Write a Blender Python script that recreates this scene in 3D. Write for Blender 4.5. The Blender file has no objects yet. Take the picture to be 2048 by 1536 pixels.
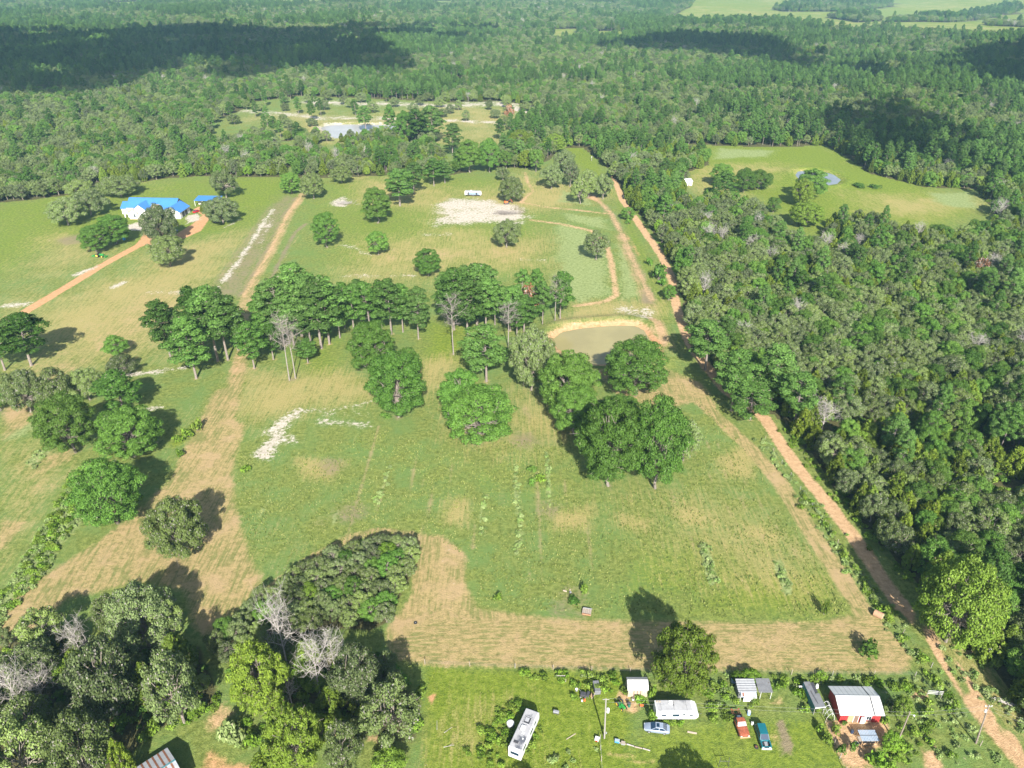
import bpy, math, random
import numpy as np
from mathutils import Vector, Matrix

C = bpy.context.scene.collection
S = bpy.context.scene
RAD = math.radians

# ------------------------------------------------------------------ camera, light, exposure
CH, PITCH, F = 125.0, 30.0, 1480.0            # drone height, downward tilt, focal length in photo pixels
cp, sp = math.cos(RAD(PITCH)), math.sin(RAD(PITCH))
cam_d = bpy.data.cameras.new('camera'); cam_d.sensor_width = 36.0; cam_d.lens = 36.0 * F / 2048.0
cam_d.clip_start = 1.0; cam_d.clip_end = 60000.0
cam = bpy.data.objects.new('camera', cam_d); C.objects.link(cam)
cam.location = (0, 0, CH); cam.rotation_euler = (RAD(90 - PITCH), 0, 0)
S.camera = cam

SUN_EL, SUN_AZ = 34.5, -7.2                   # light travels towards azimuth -7.2 deg (left of the view)
LD = Vector((math.sin(RAD(SUN_AZ)) * math.cos(RAD(SUN_EL)), math.cos(RAD(SUN_AZ)) * math.cos(RAD(SUN_EL)), -math.sin(RAD(SUN_EL))))
w = bpy.data.worlds.new('World'); S.world = w; w.use_nodes = True
nt = w.node_tree; nt.nodes.clear()
sky = nt.nodes.new('ShaderNodeTexSky'); sky.sky_type = 'NISHITA'; sky.sun_disc = False
sky.sun_elevation = RAD(SUN_EL)
sky.sun_rotation = math.atan2(-LD.x, -LD.y)
bg = nt.nodes.new('ShaderNodeBackground'); bg.inputs['Strength'].default_value = 0.088
wo = nt.nodes.new('ShaderNodeOutputWorld')
nt.links.new(sky.outputs[0], bg.inputs[0]); nt.links.new(bg.outputs[0], wo.inputs[0])
sun_d = bpy.data.lights.new('sun', 'SUN'); sun_d.energy = 5.0; sun_d.angle = RAD(0.53); sun_d.color = (1.0, 0.96, 0.89)
sun = bpy.data.objects.new('sun', sun_d); C.objects.link(sun)
sun.rotation_euler = LD.to_track_quat('-Z', 'Y').to_euler()
S.view_settings.view_transform = 'Standard'; S.view_settings.look = 'None'
S.view_settings.exposure = 1.34; S.view_settings.gamma = 1.0; S.view_settings.use_curve_mapping = False
S.cycles.max_bounces = 5; S.cycles.diffuse_bounces = 2; S.cycles.glossy_bounces = 2
S.cycles.transmission_bounces = 2; S.cycles.transparent_max_bounces = 12; S.cycles.volume_bounces = 0
S.cycles.use_denoising = True; S.cycles.denoiser = 'OPENIMAGEDENOISE'; S.cycles.denoising_input_passes = 'RGB_ALBEDO_NORMAL'; S.cycles.denoising_prefilter = 'ACCURATE'; S.cycles.sample_clamp_indirect = 4.0

# ------------------------------------------------------------------ helpers
rng = np.random.default_rng(7)
random.seed(7)

def P(px, py, z=0.0):
    """point of the level z seen at a place of the survey photograph"""
    u, v = (px - 1024) / F, (py - 768) / F
    t = (CH - z) / (sp + v * cp)
    return Vector((u * t, (cp - v * sp) * t, z))
def depth(p): return p[1] * cp + (CH - p[2]) * sp
def proj(X, Y, Z=0.0):
    d = Y * cp + (CH - Z) * sp
    return 1024 + F * X / d, 768 + F * (-(Y * sp) + (CH - Z) * cp) / d
def head(a, b, z=0.0):
    A, B = P(*a, z), P(*b, z); return math.atan2(B.y - A.y, B.x - A.x)
def height_at(base, py):
    v = (py - 768) / F
    return CH - base.y * (sp + v * cp) / (cp - v * sp)

def vnoise(x, y, s, seed=0):
    x = np.asarray(x, float) / s; y = np.asarray(y, float) / s
    xi, yi = np.floor(x).astype(np.int64), np.floor(y).astype(np.int64)
    fx, fy = x - xi, y - yi
    fx, fy = fx * fx * (3 - 2 * fx), fy * fy * (3 - 2 * fy)
    def h(a, b):
        n = (a * 374761393 + b * 668265263 + seed * 974634777) & 0xffffffff
        n = ((n ^ (n >> 13)) * 1274126177) & 0xffffffff
        return ((n ^ (n >> 16)) & 0xffff) / 65535.0
    return (h(xi, yi) * (1 - fx) + h(xi + 1, yi) * fx) * (1 - fy) + (h(xi, yi + 1) * (1 - fx) + h(xi + 1, yi + 1) * fx) * fy

def tag(o, label=None, cat=None, group=None, kind=None):
    if label: o['label'] = label
    if cat: o['category'] = cat
    if group: o['group'] = group
    if kind: o['kind'] = kind
    return o
def thing(name, label, cat, loc=(0, 0, 0), rz=0.0, group=None):
    o = bpy.data.objects.new(name, None); C.objects.link(o); o.empty_display_size = 0.5
    o.location = loc; o.rotation_euler = (0, 0, rz)
    return tag(o, label, cat, group)
def copy_tree(o, parent=None):
    c = o.copy(); C.objects.link(c)
    if parent is not None: c.parent = parent
    for ch in o.children: copy_tree(ch, c)
    return c

class MB:
    """collects simple solids and links them as one mesh object"""
    def __init__(s): s.v, s.f = [], []
    def add(s, vs, fs):
        n = len(s.v); s.v += [tuple(q) for q in vs]; s.f += [tuple(i + n for i in q) for q in fs]; return s
    def box(s, c, d, rz=0.0, rx=0.0, ry=0.0):
        m = Matrix.Rotation(rz, 3, 'Z') @ Matrix.Rotation(ry, 3, 'Y') @ Matrix.Rotation(rx, 3, 'X')
        vs = [Vector(c) + m @ Vector((sx * d[0] / 2, sy * d[1] / 2, sz * d[2] / 2)) for sx in (-1, 1) for sy in (-1, 1) for sz in (-1, 1)]
        return s.add(vs, [(0, 1, 3, 2), (4, 6, 7, 5), (0, 4, 5, 1), (2, 3, 7, 6), (0, 2, 6, 4), (1, 5, 7, 3)])
    def tube(s, a, b, r0, r1=None, n=8, caps=True):
        a, b = Vector(a), Vector(b); r1 = r0 if r1 is None else r1
        q = (b - a).to_track_quat('Z', 'Y').to_matrix()
        vs = [p + q @ Vector((math.cos(k * 2 * math.pi / n) * r, math.sin(k * 2 * math.pi / n) * r, 0)) for p, r in ((a, r0), (b, r1)) for k in range(n)]
        fs = [(k, (k + 1) % n, n + (k + 1) % n, n + k) for k in range(n)]
        if caps: fs += [tuple(range(n - 1, -1, -1)), tuple(range(n, 2 * n))]
        return s.add(vs, fs)
    def prism(s, poly, y0, y1, frame=None):
        """polygon in x,z pulled along y"""
        n = len(poly); vs = [Vector((x, y0, z)) for x, z in poly] + [Vector((x, y1, z)) for x, z in poly]
        if frame: vs = [frame @ v for v in vs]
        return s.add(vs, [tuple(range(n)), tuple(range(2 * n - 1, n - 1, -1))] + [(k, n + k, n + (k + 1) % n, (k + 1) % n) for k in range(n)])
    def loft(s, rings):
        n = len(rings[0]); vs = [p for r in rings for p in r]
        fs = [(i * n + k, i * n + (k + 1) % n, (i + 1) * n + (k + 1) % n, (i + 1) * n + k) for i in range(len(rings) - 1) for k in range(n)]
        fs += [tuple(range(n - 1, -1, -1)), tuple((len(rings) - 1) * n + k for k in range(n))]
        return s.add(vs, fs)
    def slab(s, quad, t):
        """a sheet of thickness t on four corners"""
        q = [Vector(p) for p in quad]; nrm = (q[1] - q[0]).cross(q[3] - q[0]).normalized() * t
        return s.add(q + [p + nrm for p in q], [(3, 2, 1, 0), (4, 5, 6, 7), (0, 1, 5, 4), (1, 2, 6, 5), (2, 3, 7, 6), (3, 0, 4, 7)])
    def mesh(s, name, m):
        me = bpy.data.meshes.new(name); me.from_pydata([tuple(q) for q in s.v], [], s.f); me.validate()
        import bmesh
        b = bmesh.new(); b.from_mesh(me); bmesh.ops.recalc_face_normals(b, faces=b.faces); b.to_mesh(me); b.free()
        me.materials.append(m); return me
    def build(s, name, m, parent=None, bevel=0.0, smooth=False):
        me = s.mesh(name, m)
        if smooth: me.polygons.foreach_set('use_smooth', [True] * len(me.polygons))
        o = bpy.data.objects.new(name, me); C.objects.link(o); o.parent = parent
        if bevel:
            b = o.modifiers.new('bevel', 'BEVEL'); b.width = bevel; b.segments = 2; b.limit_method = 'ANGLE'
        return o

# ------------------------------------------------------------------ materials
def newmat(name):
    m = bpy.data.materials.new(name); m.use_nodes = True; nt = m.node_tree; nt.nodes.clear()
    out = nt.nodes.new('ShaderNodeOutputMaterial'); return m, nt, out
class N:
    """short hand for shader nodes"""
    def __init__(s, nt): s.nt = nt
    def n(s, t, **k):
        q = s.nt.nodes.new(t)
        for a, b in k.items(): setattr(q, a, b)
        return q
    def l(s, a, b): s.nt.links.new(a, b)
    def val(s, sock, v):
        if hasattr(v, 'is_output') or isinstance(v, bpy.types.NodeSocket): s.l(v, sock)
        else: sock.default_value = v
    def math(s, op, a, b=0.0, c=0.0, clamp=False):
        q = s.n('ShaderNodeMath', operation=op, use_clamp=clamp)
        for i, v in enumerate((a, b, c)): s.val(q.inputs[i], v)
        return q.outputs[0]
    def mix(s, fac, a, b, blend='MIX'):
        q = s.n('ShaderNodeMix', data_type='RGBA', blend_type=blend)
        s.val(q.inputs[0], fac)
        for i, v in ((6, a), (7, b)):
            s.val(q.inputs[i], v if not isinstance(v, tuple) else (*v, 1.0)[:4])
        return q.outputs[2]
    def smooth(s, x, lo, hi, a=0.0, b=1.0):
        q = s.n('ShaderNodeMapRange', interpolation_type='SMOOTHSTEP')
        for i, v in enumerate((x, lo, hi, a, b)): s.val(q.inputs[i], v)
        return q.outputs[0]
    def noise(s, scale, detail=4.0, rough=0.55, vec=None, dist=0.0):
        q = s.n('ShaderNodeTexNoise'); q.inputs['Scale'].default_value = scale; q.inputs['Detail'].default_value = detail
        q.inputs['Roughness'].default_value = rough; q.inputs['Distortion'].default_value = dist
        if vec is not None: s.l(vec, q.inputs['Vector'])
        return q.outputs[0]
    def attr(s, name, typ='GEOMETRY'):
        q = s.n('ShaderNodeAttribute', attribute_name=name, attribute_type=typ); return q.outputs['Fac']

def mat(name, col, rough=0.6, metal=0.0, var=0.12, scale=3.0, dirt=None, dirt_amt=0.0, spec=0.4, bump=0.0, stretch=None):
    """painted or weathered surface: base colour with mottling and, if asked, stains of another colour"""
    m, nt, out = newmat(name); k = N(nt)
    tc = k.n('ShaderNodeTexCoord'); vec = tc.outputs['Object']
    if stretch:
        mp = k.n('ShaderNodeMapping'); mp.inputs['Scale'].default_value = stretch; k.l(vec, mp.inputs[0]); vec = mp.outputs[0]
    nz = k.noise(scale, 5, 0.6, vec)
    a = tuple(c * (1 - var) for c in col); b = tuple(min(1, c * (1 + var)) for c in col)
    c = k.mix(k.smooth(nz, 0.3, 0.7), a, b)
    if dirt:
        nz2 = k.noise(scale * 0.45, 7, 0.65, vec)
        c = k.mix(k.smooth(nz2, 0.62 - dirt_amt * 0.3, 0.70 - dirt_amt * 0.2), c, dirt)
    p = k.n('ShaderNodeBsdfPrincipled'); k.l(c, p.inputs['Base Color'])
    p.inputs['Roughness'].default_value = rough; p.inputs['Metallic'].default_value = metal
    p.inputs['Specular IOR Level'].default_value = spec
    if bump:
        bm = k.n('ShaderNodeBump'); bm.inputs['Strength'].default_value = bump; bm.inputs['Distance'].default_value = 0.05
        k.l(nz, bm.inputs['Height']); k.l(bm.outputs[0], p.inputs['Normal'])
    k.l(p.outputs[0], out.inputs[0]); return m

def leafmat(name, lo, hi, twig=(0.30, 0.28, 0.25), twig_at=0.95, hue_to=None, trans=0.22):
    """leaves: a tint per leaf, a tint per tree, some bare grey twigs between them"""
    m, nt, out = newmat(name); k = N(nt)
    t = k.attr('tint'); oi = k.n('ShaderNodeObjectInfo'); r = oi.outputs['Random']
    c = k.mix(t, lo, hi)
    if hue_to: c = k.mix(k.math('MULTIPLY', r, 0.85), c, k.mix(t, tuple(x * 0.7 for x in hue_to), hue_to))
    bright = k.math('MULTIPLY_ADD', k.math('FRACT', k.math('MULTIPLY', r, 7.31)), 0.85, 0.78)
    hs = k.n('ShaderNodeHueSaturation'); k.l(c, hs.inputs['Color']); k.l(bright, hs.inputs['Value'])
    c = k.mix(k.smooth(t, twig_at, twig_at + 0.01), hs.outputs[0], twig)
    d = k.n('ShaderNodeBsdfDiffuse'); k.l(c, d.inputs[0])
    tr = k.n('ShaderNodeBsdfTranslucent'); k.l(c, tr.inputs[0])
    mx = k.n('ShaderNodeMixShader'); mx.inputs[0].default_value = trans
    k.l(d.outputs[0], mx.inputs[1]); k.l(tr.outputs[0], mx.inputs[2])
    gl = k.n('ShaderNodeBsdfGlossy'); gl.inputs['Roughness'].default_value = 0.45
    gl.inputs[0].default_value = (1, 1, 1, 1)
    m2 = k.n('ShaderNodeMixShader'); m2.inputs[0].default_value = 0.006
    k.l(mx.outputs[0], m2.inputs[1]); k.l(gl.outputs[0], m2.inputs[2]); k.l(m2.outputs[0], out.inputs[0])
    return m
# ------------------------------------------------------------------ the ground
def grow(start, stop, first, ratio):
    out, x, d = [], start, first
    while x < stop: x += d; d *= ratio; out.append(x)
    return out
gx = list(np.arange(-230, 231, 1.5)); gx = gx + grow(gx[-1], 700, 2.2, 1.012) ; gx = gx + grow(gx[-1], 30000, 12, 1.16)
neg = [-x for x in gx if x > 230]; gx = sorted(neg + gx)
gy = list(np.arange(60, 330, 1.5)); gy = gy + list(np.arange(gy[-1] + 2, 560, 2.2)); gy = gy + list(np.arange(gy[-1] + 3.5, 900, 4)); gy = gy + grow(gy[-1], 3000, 9, 1.012); gy = gy + grow(gy[-1], 40000, 40, 1.15)
gy = sorted([60 - d for d in grow(0, 4000, 4, 1.3)] + gy)
gx, gy = np.array(gx), np.array(gy)
NX, NY = len(gx), len(gy)
GX, GY = [a.ravel() for a in np.meshgrid(gx, gy)]

POND = [(1105, 685), (1104, 675), (1121, 661), (1156, 654), (1195, 650), (1244, 647), (1273, 649), (1289, 657), (1299, 672), (1310, 695), (1305, 715), (1270, 727), (1195, 727), (1168, 724), (1140, 712), (1120, 700)]
POND_FAR = [(640, 254), (655, 249), (690, 247), (770, 248), (800, 250), (800, 262), (740, 268), (700, 273), (672, 276), (655, 268)]
POND_E = [(1590, 348), (1595, 341), (1620, 339), (1645, 341), (1668, 347), (1684, 358), (1676, 366), (1650, 370), (1620, 368), (1600, 360)]
def W(pts, z=0.0): return np.array([P(x, y, z)[:2] for x, y in pts])
def seg_d(X, Y, A, B):
    d = B - A; L = max(d @ d, 1e-9)
    t = np.clip(((X - A[0]) * d[0] + (Y - A[1]) * d[1]) / L, 0, 1)
    return np.hypot(X - A[0] - t * d[0], Y - A[1] - t * d[1])
def line_d(X, Y, pts, closed=False):
    D = np.full(X.shape, 1e9); n = len(pts)
    for i in range(n if closed else n - 1): D = np.minimum(D, seg_d(X, Y, pts[i], pts[(i + 1) % n]))
    return D
def inside(X, Y, pts):
    r = np.zeros(X.shape, bool); n = len(pts)
    for i in range(n):
        (x0, y0), (x1, y1) = pts[i], pts[(i + 1) % n]
        if y0 == y1: continue
        c = ((y0 > Y) != (y1 > Y)) & (X < (x1 - x0) * (Y - y0) / (y1 - y0) + x0); r ^= c
    return r
def sd_poly(X, Y, pts):
    D = line_d(X, Y, pts, True); return np.where(inside(X, Y, pts), -D, D)

WP, WPF, WPE = W(POND), W(POND_FAR), W(POND_E)
def hgt(X, Y):
    X, Y = np.asarray(X, float), np.asarray(Y, float)
    z = 0.35 * (vnoise(X, Y, 45, 1) - 0.5) + 0.12 * (vnoise(X, Y, 9, 2) - 0.5)
    far = np.clip((Y - 750) / 900, 0, 1) ** 1.5
    z = z + far * 22 * (vnoise(X, Y, 420, 5) - 0.5)
    return z
def gz(x, y): return float(hgt(np.array([x]), np.array([y]))[0])
GZ = hgt(GX, GY)
for wp, bank in ((WP, 1.0), (WPF, 0.8), (WPE, 0.6)):
    lo, hi = wp.min(0) - 25, wp.max(0) + 25
    s = (GX > lo[0]) & (GX < hi[0]) & (GY > lo[1]) & (GY < hi[1])
    d = sd_poly(GX[s], GY[s], wp)
    base = GZ[s]
    berm = bank * 1.1 * np.exp(-((d - 5.0) / 2.8) ** 2)
    z = np.where(d > 0, base * np.clip(d / 8, 0, 1) + berm - 0.45 * np.exp(-(d / 1.6) ** 2), -0.45 - np.clip(-d * 0.45, 0, 2.0))
    GZ[s] = z

LAYERS = {n: np.zeros(len(GX), np.float32) for n in ('dry', 'lush', 'weed', 'brown', 'sand', 'dirt', 'red', 'floor', 'stubble', 'track', 'dirn')}
def paint(layer, d, soft, amt=1.0, idx=None):
    v = np.clip(0.5 - d / soft, 0, 1) * amt
    L = LAYERS[layer]
    if idx is None: np.maximum(L, v, out=L)
    else: L[idx] = np.maximum(L[idx], v)
def bbox_idx(pts, pad):
    lo, hi = pts.min(0) - pad, pts.max(0) + pad
    return np.nonzero((GX > lo[0]) & (GX < hi[0]) & (GY > lo[1]) & (GY < hi[1]))[0]
def area(layer, px, soft=5.0, amt=1.0):
    p = W(px); i = bbox_idx(p, soft); paint(layer, sd_poly(GX[i], GY[i], p), soft, amt, i)
def stroke(layer, px, width, soft=2.5, amt=1.0):
    p = W(px); i = bbox_idx(p, width + soft); paint(layer, line_d(GX[i], GY[i], p) - width / 2, soft, amt, i)
def spot(layer, px, r, soft=4.0, amt=1.0):
    p = W([px]); i = bbox_idx(p, r + soft); paint(layer, np.hypot(GX[i] - p[0, 0], GY[i] - p[0, 1]) - r, soft, amt, i)

# direction of the mowing lines: 0 away from the house road, 0.5 along the lane, 1 across
area('dirn', [(-200, 800), (480, 620), (620, 340), (200, 330), (-300, 420)], 30, 0.5)
area('dirn', [(-200, 1500), (-200, 800), (330, 760), (330, 1100), (100, 1400)], 20, 0.5)
area('dirn', [(850, 1230), (1840, 1225), (1840, 1350), (780, 1335), (780, 1260)], 6, 1.0)
# dry, yellowed grass
area('dry', [(40, 640), (330, 500), (480, 470), (400, 620), (300, 720), (40, 760)], 40, 0.80)
area('dry', [(0, 560), (120, 460), (260, 520), (0, 640)], 40, 0.6)
area('dry', [(690, 470), (1110, 470), (1110, 560), (800, 570), (690, 560)], 40, 0.62)
area('dry', [(690, 340), (900, 370), (1040, 345), (1300, 400), (1110, 420), (860, 440), (700, 400)], 40, 0.62)
area('dry', [(480, 750), (700, 720), (790, 800), (600, 830), (490, 850)], 20, 0.66)
area('dry', [(830, 720), (930, 710), (900, 760), (840, 790)], 14, 0.8)
area('dry', [(880, 790), (960, 860), (1040, 780), (1200, 800), (1160, 900), (900, 930)], 22, 0.55)
area('dry', [(1160, 600), (1330, 600), (1340, 700), (1300, 640), (1100, 655)], 14, 0.75)
for q in ([(1370, 1000), (1420, 1030), (1400, 1060), (1340, 1030)], [(1480, 1045), (1560, 1070), (1540, 1090), (1490, 1070)], [(1440, 920), (1490, 900), (1500, 950), (1460, 950)], [(1240, 1030), (1300, 1040), (1290, 1060), (1240, 1050)], [(1100, 1030), (1180, 1020), (1170, 1050), (1110, 1055)], [(900, 1000), (940, 1000), (930, 1050), (890, 1040)], [(600, 920), (690, 925), (660, 960), (610, 950)]): area('dry', q, 8, 1.15)
area('dry', [(1280, 960), (1420, 960), (1600, 1110), (1620, 1200), (1300, 1130)], 30, 0.62); area('lush', [(1240, 1080), (1400, 1060), (1560, 1130), (1660, 1200), (1400, 1235), (1240, 1200)], 20, 0.52)
area('dry', [(0, 900), (130, 870), (150, 940), (0, 1130)], 25, 0.65)
area('dry', [(480, 230), (1070, 210), (1010, 300), (880, 290), (640, 290)], 60, 0.62)
area('dry', [(850, 1420), (1010, 1400), (990, 1536), (850, 1536)], 8, 0.45)
area('dry', [(1370, 330), (1600, 330), (1500, 400), (1380, 400)], 40, 0.6)
area('dry', [(1700, 380), (1980, 390), (1940, 450), (1760, 430)], 40, 0.6)
area('dry', [(1820, 1240), (1930, 1290), (2080, 1420), (2080, 1500), (1960, 1400)], 6, 0.6)
# fresh green
area('lush', [(850, 1332), (1260, 1345), (1260, 1560), (850, 1560)], 5, 0.95)
area('lush', [(1420, 1440), (1650, 1430), (1720, 1560), (1200, 1560), (1290, 1460)], 5, 0.70)
area('lush', [(1365, 290), (1650, 290), (1850, 370), (1985, 420), (1900, 450), (1640, 490), (1500, 390), (1370, 370)], 30, 0.85)
area('lush', [(430, 350), (620, 350), (560, 420), (480, 450), (420, 400)], 30, 0.65)
area('lush', [(-100, 420), (200, 370), (420, 350), (600, 350), (560, 450), (480, 470), (300, 500), (120, 500), (-100, 620)], 40, 0.58); area('lush', [(620, 350), (900, 345), (1110, 360), (1115, 560), (860, 560), (640, 540), (600, 440)], 40, 0.52)
area('lush', [(560, 680), (700, 670), (690, 760), (600, 770)], 16, 0.55)
area('lush', [(840, 640), (960, 650), (930, 730), (840, 740)], 14, 0.7)
area('lush', [(600, 430), (1100, 420), (1110, 540), (640, 560)], 40, 0.45)
area('lush', [(340, 885), (400, 840), (412, 850), (360, 890), (345, 895)], 4, 1.0)
area('lush', [(1130, 288), (1180, 300), (1200, 330), (1240, 400), (1300, 520), (1340, 620), (1330, 650), (1230, 400), (1130, 310)], 10, 0.75)
area('lush', [(1480, 1130), (1680, 1140), (1690, 1240), (1350, 1240), (1400, 1180)], 14, 0.72)
area('lush', [(900, 900), (1240, 930), (1200, 1010), (940, 980)], 20, 0.35)
# pale weeds
area('weed', [(1112, 440), (1180, 462), (1215, 500), (1225, 590), (1160, 608), (1116, 590), (1112, 520)], 14, 0.78)
area('weed', [(1228, 480), (1252, 490), (1280, 560), (1284, 590), (1242, 600), (1236, 540)], 8, 0.75)
area('weed', [(1125, 425), (1205, 434), (1225, 462), (1190, 456), (1130, 440)], 9, 0.72)
area('weed', [(1120, 378), (1180, 390), (1190, 415), (1110, 405)], 9, 0.62)
area('weed', [(160, 930), (190, 950), (200, 1010), (120, 1090), (100, 1140), (20, 1230), (0, 1290), (0, 1200), (60, 1090), (110, 1020)], 4, 0.9)
area('weed', [(48, 925), (90, 895), (102, 900), (70, 938)], 3, 0.95)
area('weed', [(0, 870), (60, 840), (90, 850), (10, 890)], 4, 0.7)
area('weed', [(1430, 295), (1560, 300), (1540, 315), (1420, 320)], 14, 0.7)
area('weed', [(1850, 385), (1940, 385), (1960, 420), (1880, 410)], 14, 0.85)
for l, wd in (([(1033, 930), (1035, 1000), (1040, 1050), (1036, 1110)], 1.3), ([(785, 925), (770, 965), (750, 1018)], 1.0), ([(971, 990), (966, 1030), (968, 1070)], 1.2), ([(1093, 905), (1096, 950), (1098, 1020)], 0.9), ([(1408, 1090), (1425, 1165)], 2.2), ([(1556, 1125), (1576, 1185)], 2.0), ([(672, 1020), (668, 1050)], 1.0), ([(540, 1000), (520, 1030)], 1.0)):
    stroke('weed', l, wd, 1.6, 0.95)
# mown stubble and tan tracks over the grass
area('stubble', [(470, 770), (440, 830), (490, 850), (462, 950), (478, 1050), (520, 1165), (460, 1240), (420, 1290), (385, 1240), (370, 1180), (290, 1165), (140, 1195), (50, 1270), (0, 1320), (-20, 1240), (60, 1170), (140, 1120), (230, 1060), (290, 1010), (340, 960), (380, 880), (430, 780)], 5, 1.0)
area('stubble', [(478, 600), (500, 640), (497, 690), (490, 760), (440, 800), (460, 740)], 7, 0.6)
area('stubble', [(822, 1068), (885, 1073), (930, 1110), (930, 1170), (955, 1215), (1100, 1238), (1300, 1243), (1640, 1245), (1705, 1228), (1735, 1250), (1775, 1290), (1822, 1335), (1790, 1345), (1500, 1340), (1200, 1338), (900, 1330), (790, 1322), (770, 1270), (785, 1245), (825, 1190)], 4, 1.0)
stroke('stubble', [(540, 1180), (620, 1120), (700, 1075), (760, 1062), (830, 1070)], 3, 2, 0.9)
stroke('stubble', [(1390, 790), (1440, 840), (1500, 895), (1560, 965), (1620, 1060), (1680, 1150), (1730, 1230), (1800, 1310)], 4.5, 2.5, 1.0)
area('stubble', [(1330, 735), (1400, 765), (1440, 815), (1395, 800), (1340, 815), (1250, 800), (1190, 745), (1260, 735)], 5, 0.95)
area('stubble', [(0, 800), (110, 770), (60, 850), (0, 890)], 5, 0.7)
area('stubble', [(70, 920), (150, 890), (160, 920), (60, 960)], 5, 0.6)
area('stubble', [(0, 1040), (50, 1045), (10, 1100), (-10, 1100)], 4, 0.9)
area('stubble', [(60, 740), (170, 700), (210, 720), (60, 790)], 8, 0.5)
area('stubble', [(50, 720), (240, 570), (450, 550), (420, 640), (300, 740), (60, 750)], 50, 0.50); area('stubble', [(0, 900), (140, 880), (160, 930), (60, 1060), (0, 1150)], 25, 0.50); area('stubble', [(690, 480), (1100, 480), (1090, 545), (700, 545)], 40, 0.42)
stroke('stubble', [(606, 388), (576, 432), (540, 505), (502, 570), (486, 620), (488, 690), (470, 770), (450, 850)], 6, 4, 0.80)
stroke('dirt', [(1190, 395), (1220, 425), (1245, 470), (1265, 520), (1285, 560), (1305, 600)], 3.5, 5, 0.70)
stroke('stubble', [(1240, 470), (1275, 550), (1300, 610)], 7, 6, 0.7)
# brown bare soil
area('brown', [(410, 590), (470, 510), (545, 405), (572, 388), (592, 395), (560, 450), (484, 598)], 9, 0.57); stroke('brown', [(476, 598), (497, 565), (532, 502), (566, 430), (592, 394)], 1.6, 2.5, 0.9); stroke('brown', [(420, 585), (472, 512), (540, 415)], 3.5, 6, 0.66)
stroke('brown', [(516, 612), (556, 530), (590, 465), (612, 448)], 2.2, 2.5, 0.85)
area('brown', [(1548, 1440), (1568, 1438), (1592, 1505), (1566, 1512)], 1.2, 1.0)
area('brown', [(980, 424), (1035, 410), (1055, 424), (1040, 432), (990, 432)], 5, 0.8)
spot('brown', (150, 478), 9, 9, 0.7)
for q, r in (((660, 935), 5), ((700, 1025), 5), ((1100, 1020), 4), ((1050, 880), 5), ((1140, 1190), 4.0), ((1170, 1225), 2.5), ((1125, 1215), 2.5), ((640, 1050), 3)): spot('brown', q, r, 6, 0.55)
stroke('brown', [(1190, 395), (1220, 425), (1245, 470), (1265, 520), (1285, 560), (1305, 600)], 5, 6, 0.62)
area('brown', [(1290, 560), (1310, 590), (1310, 610), (1280, 605)], 5, 0.8)
# white sand
area('sand', [(868, 455), (875, 408), (900, 397), (960, 397), (990, 402), (1045, 415), (1062, 436), (1040, 448), (990, 446), (930, 449)], 14, 0.70)
area('sand', [(503, 910), (530, 880), (545, 850), (598, 816), (610, 820), (575, 848), (570, 868), (603, 880), (560, 887), (530, 922), (515, 920)], 6, 0.82)
stroke('sand', [(580, 825), (700, 815), (768, 795)], 2.2, 4, 0.55); stroke('sand', [(640, 845), (735, 850)], 3, 5, 0.55)
stroke('sand', [(655, 825), (740, 830)], 3, 6, 0.48)
stroke('sand', [(436, 575), (468, 535), (498, 492), (528, 445), (548, 418)], 2.6, 4, 0.8); stroke('sand', [(520, 500), (545, 430)], 3, 5, 0.55)
stroke('sand', [(690, 552), (830, 551)], 3.0, 5, 0.62); stroke('sand', [(850, 470), (900, 470)], 4, 6, 0.6); stroke('sand', [(1040, 520), (1090, 520)], 2, 5, 0.6)
stroke('sand', [(225, 575), (250, 565)], 3, 4, 0.8); stroke('sand', [(150, 550), (200, 530)], 3, 4, 0.75); stroke('sand', [(-20, 615), (50, 608)], 4, 7, 0.7); stroke('sand', [(300, 585), (360, 585)], 3, 6, 0.6)
stroke('sand', [(210, 755), (290, 745), (370, 735), (385, 725)], 3, 4, 0.75); stroke('sand', [(280, 820), (320, 815)], 3, 4, 0.8); stroke('sand', [(270, 358), (330, 352)], 3, 6, 0.7); stroke('sand', [(690, 490), (740, 510)], 3, 5, 0.6)
stroke('sand', [(480, 222), (560, 227), (640, 236), (760, 236), (790, 240)], 16, 22, 0.66)
stroke('sand', [(620, 205), (760, 208), (900, 212), (1000, 206), (1075, 214)], 30, 30, 0.60)
stroke('sand', [(1000, 206), (1050, 225), (1075, 230)], 16, 14, 0.75); stroke('sand', [(880, 240), (980, 244), (1040, 252)], 12, 16, 0.68)
stroke('sand', [(530, 302), (570, 295), (600, 285)], 5, 7, 0.7); stroke('sand', [(0, 395), (20, 388)], 6, 8, 0.7); stroke('sand', [(640, 254), (672, 270)], 12, 12, 0.8)
stroke('sand', [(450, 455), (478, 440)], 2.5, 3, 0.7)
area('sand', [(660, 400), (690, 392), (700, 400), (690, 414), (668, 414)], 5, 0.62)
area('sand', [(1230, 615), (1300, 610), (1320, 640), (1260, 640)], 8, 0.55)
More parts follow.
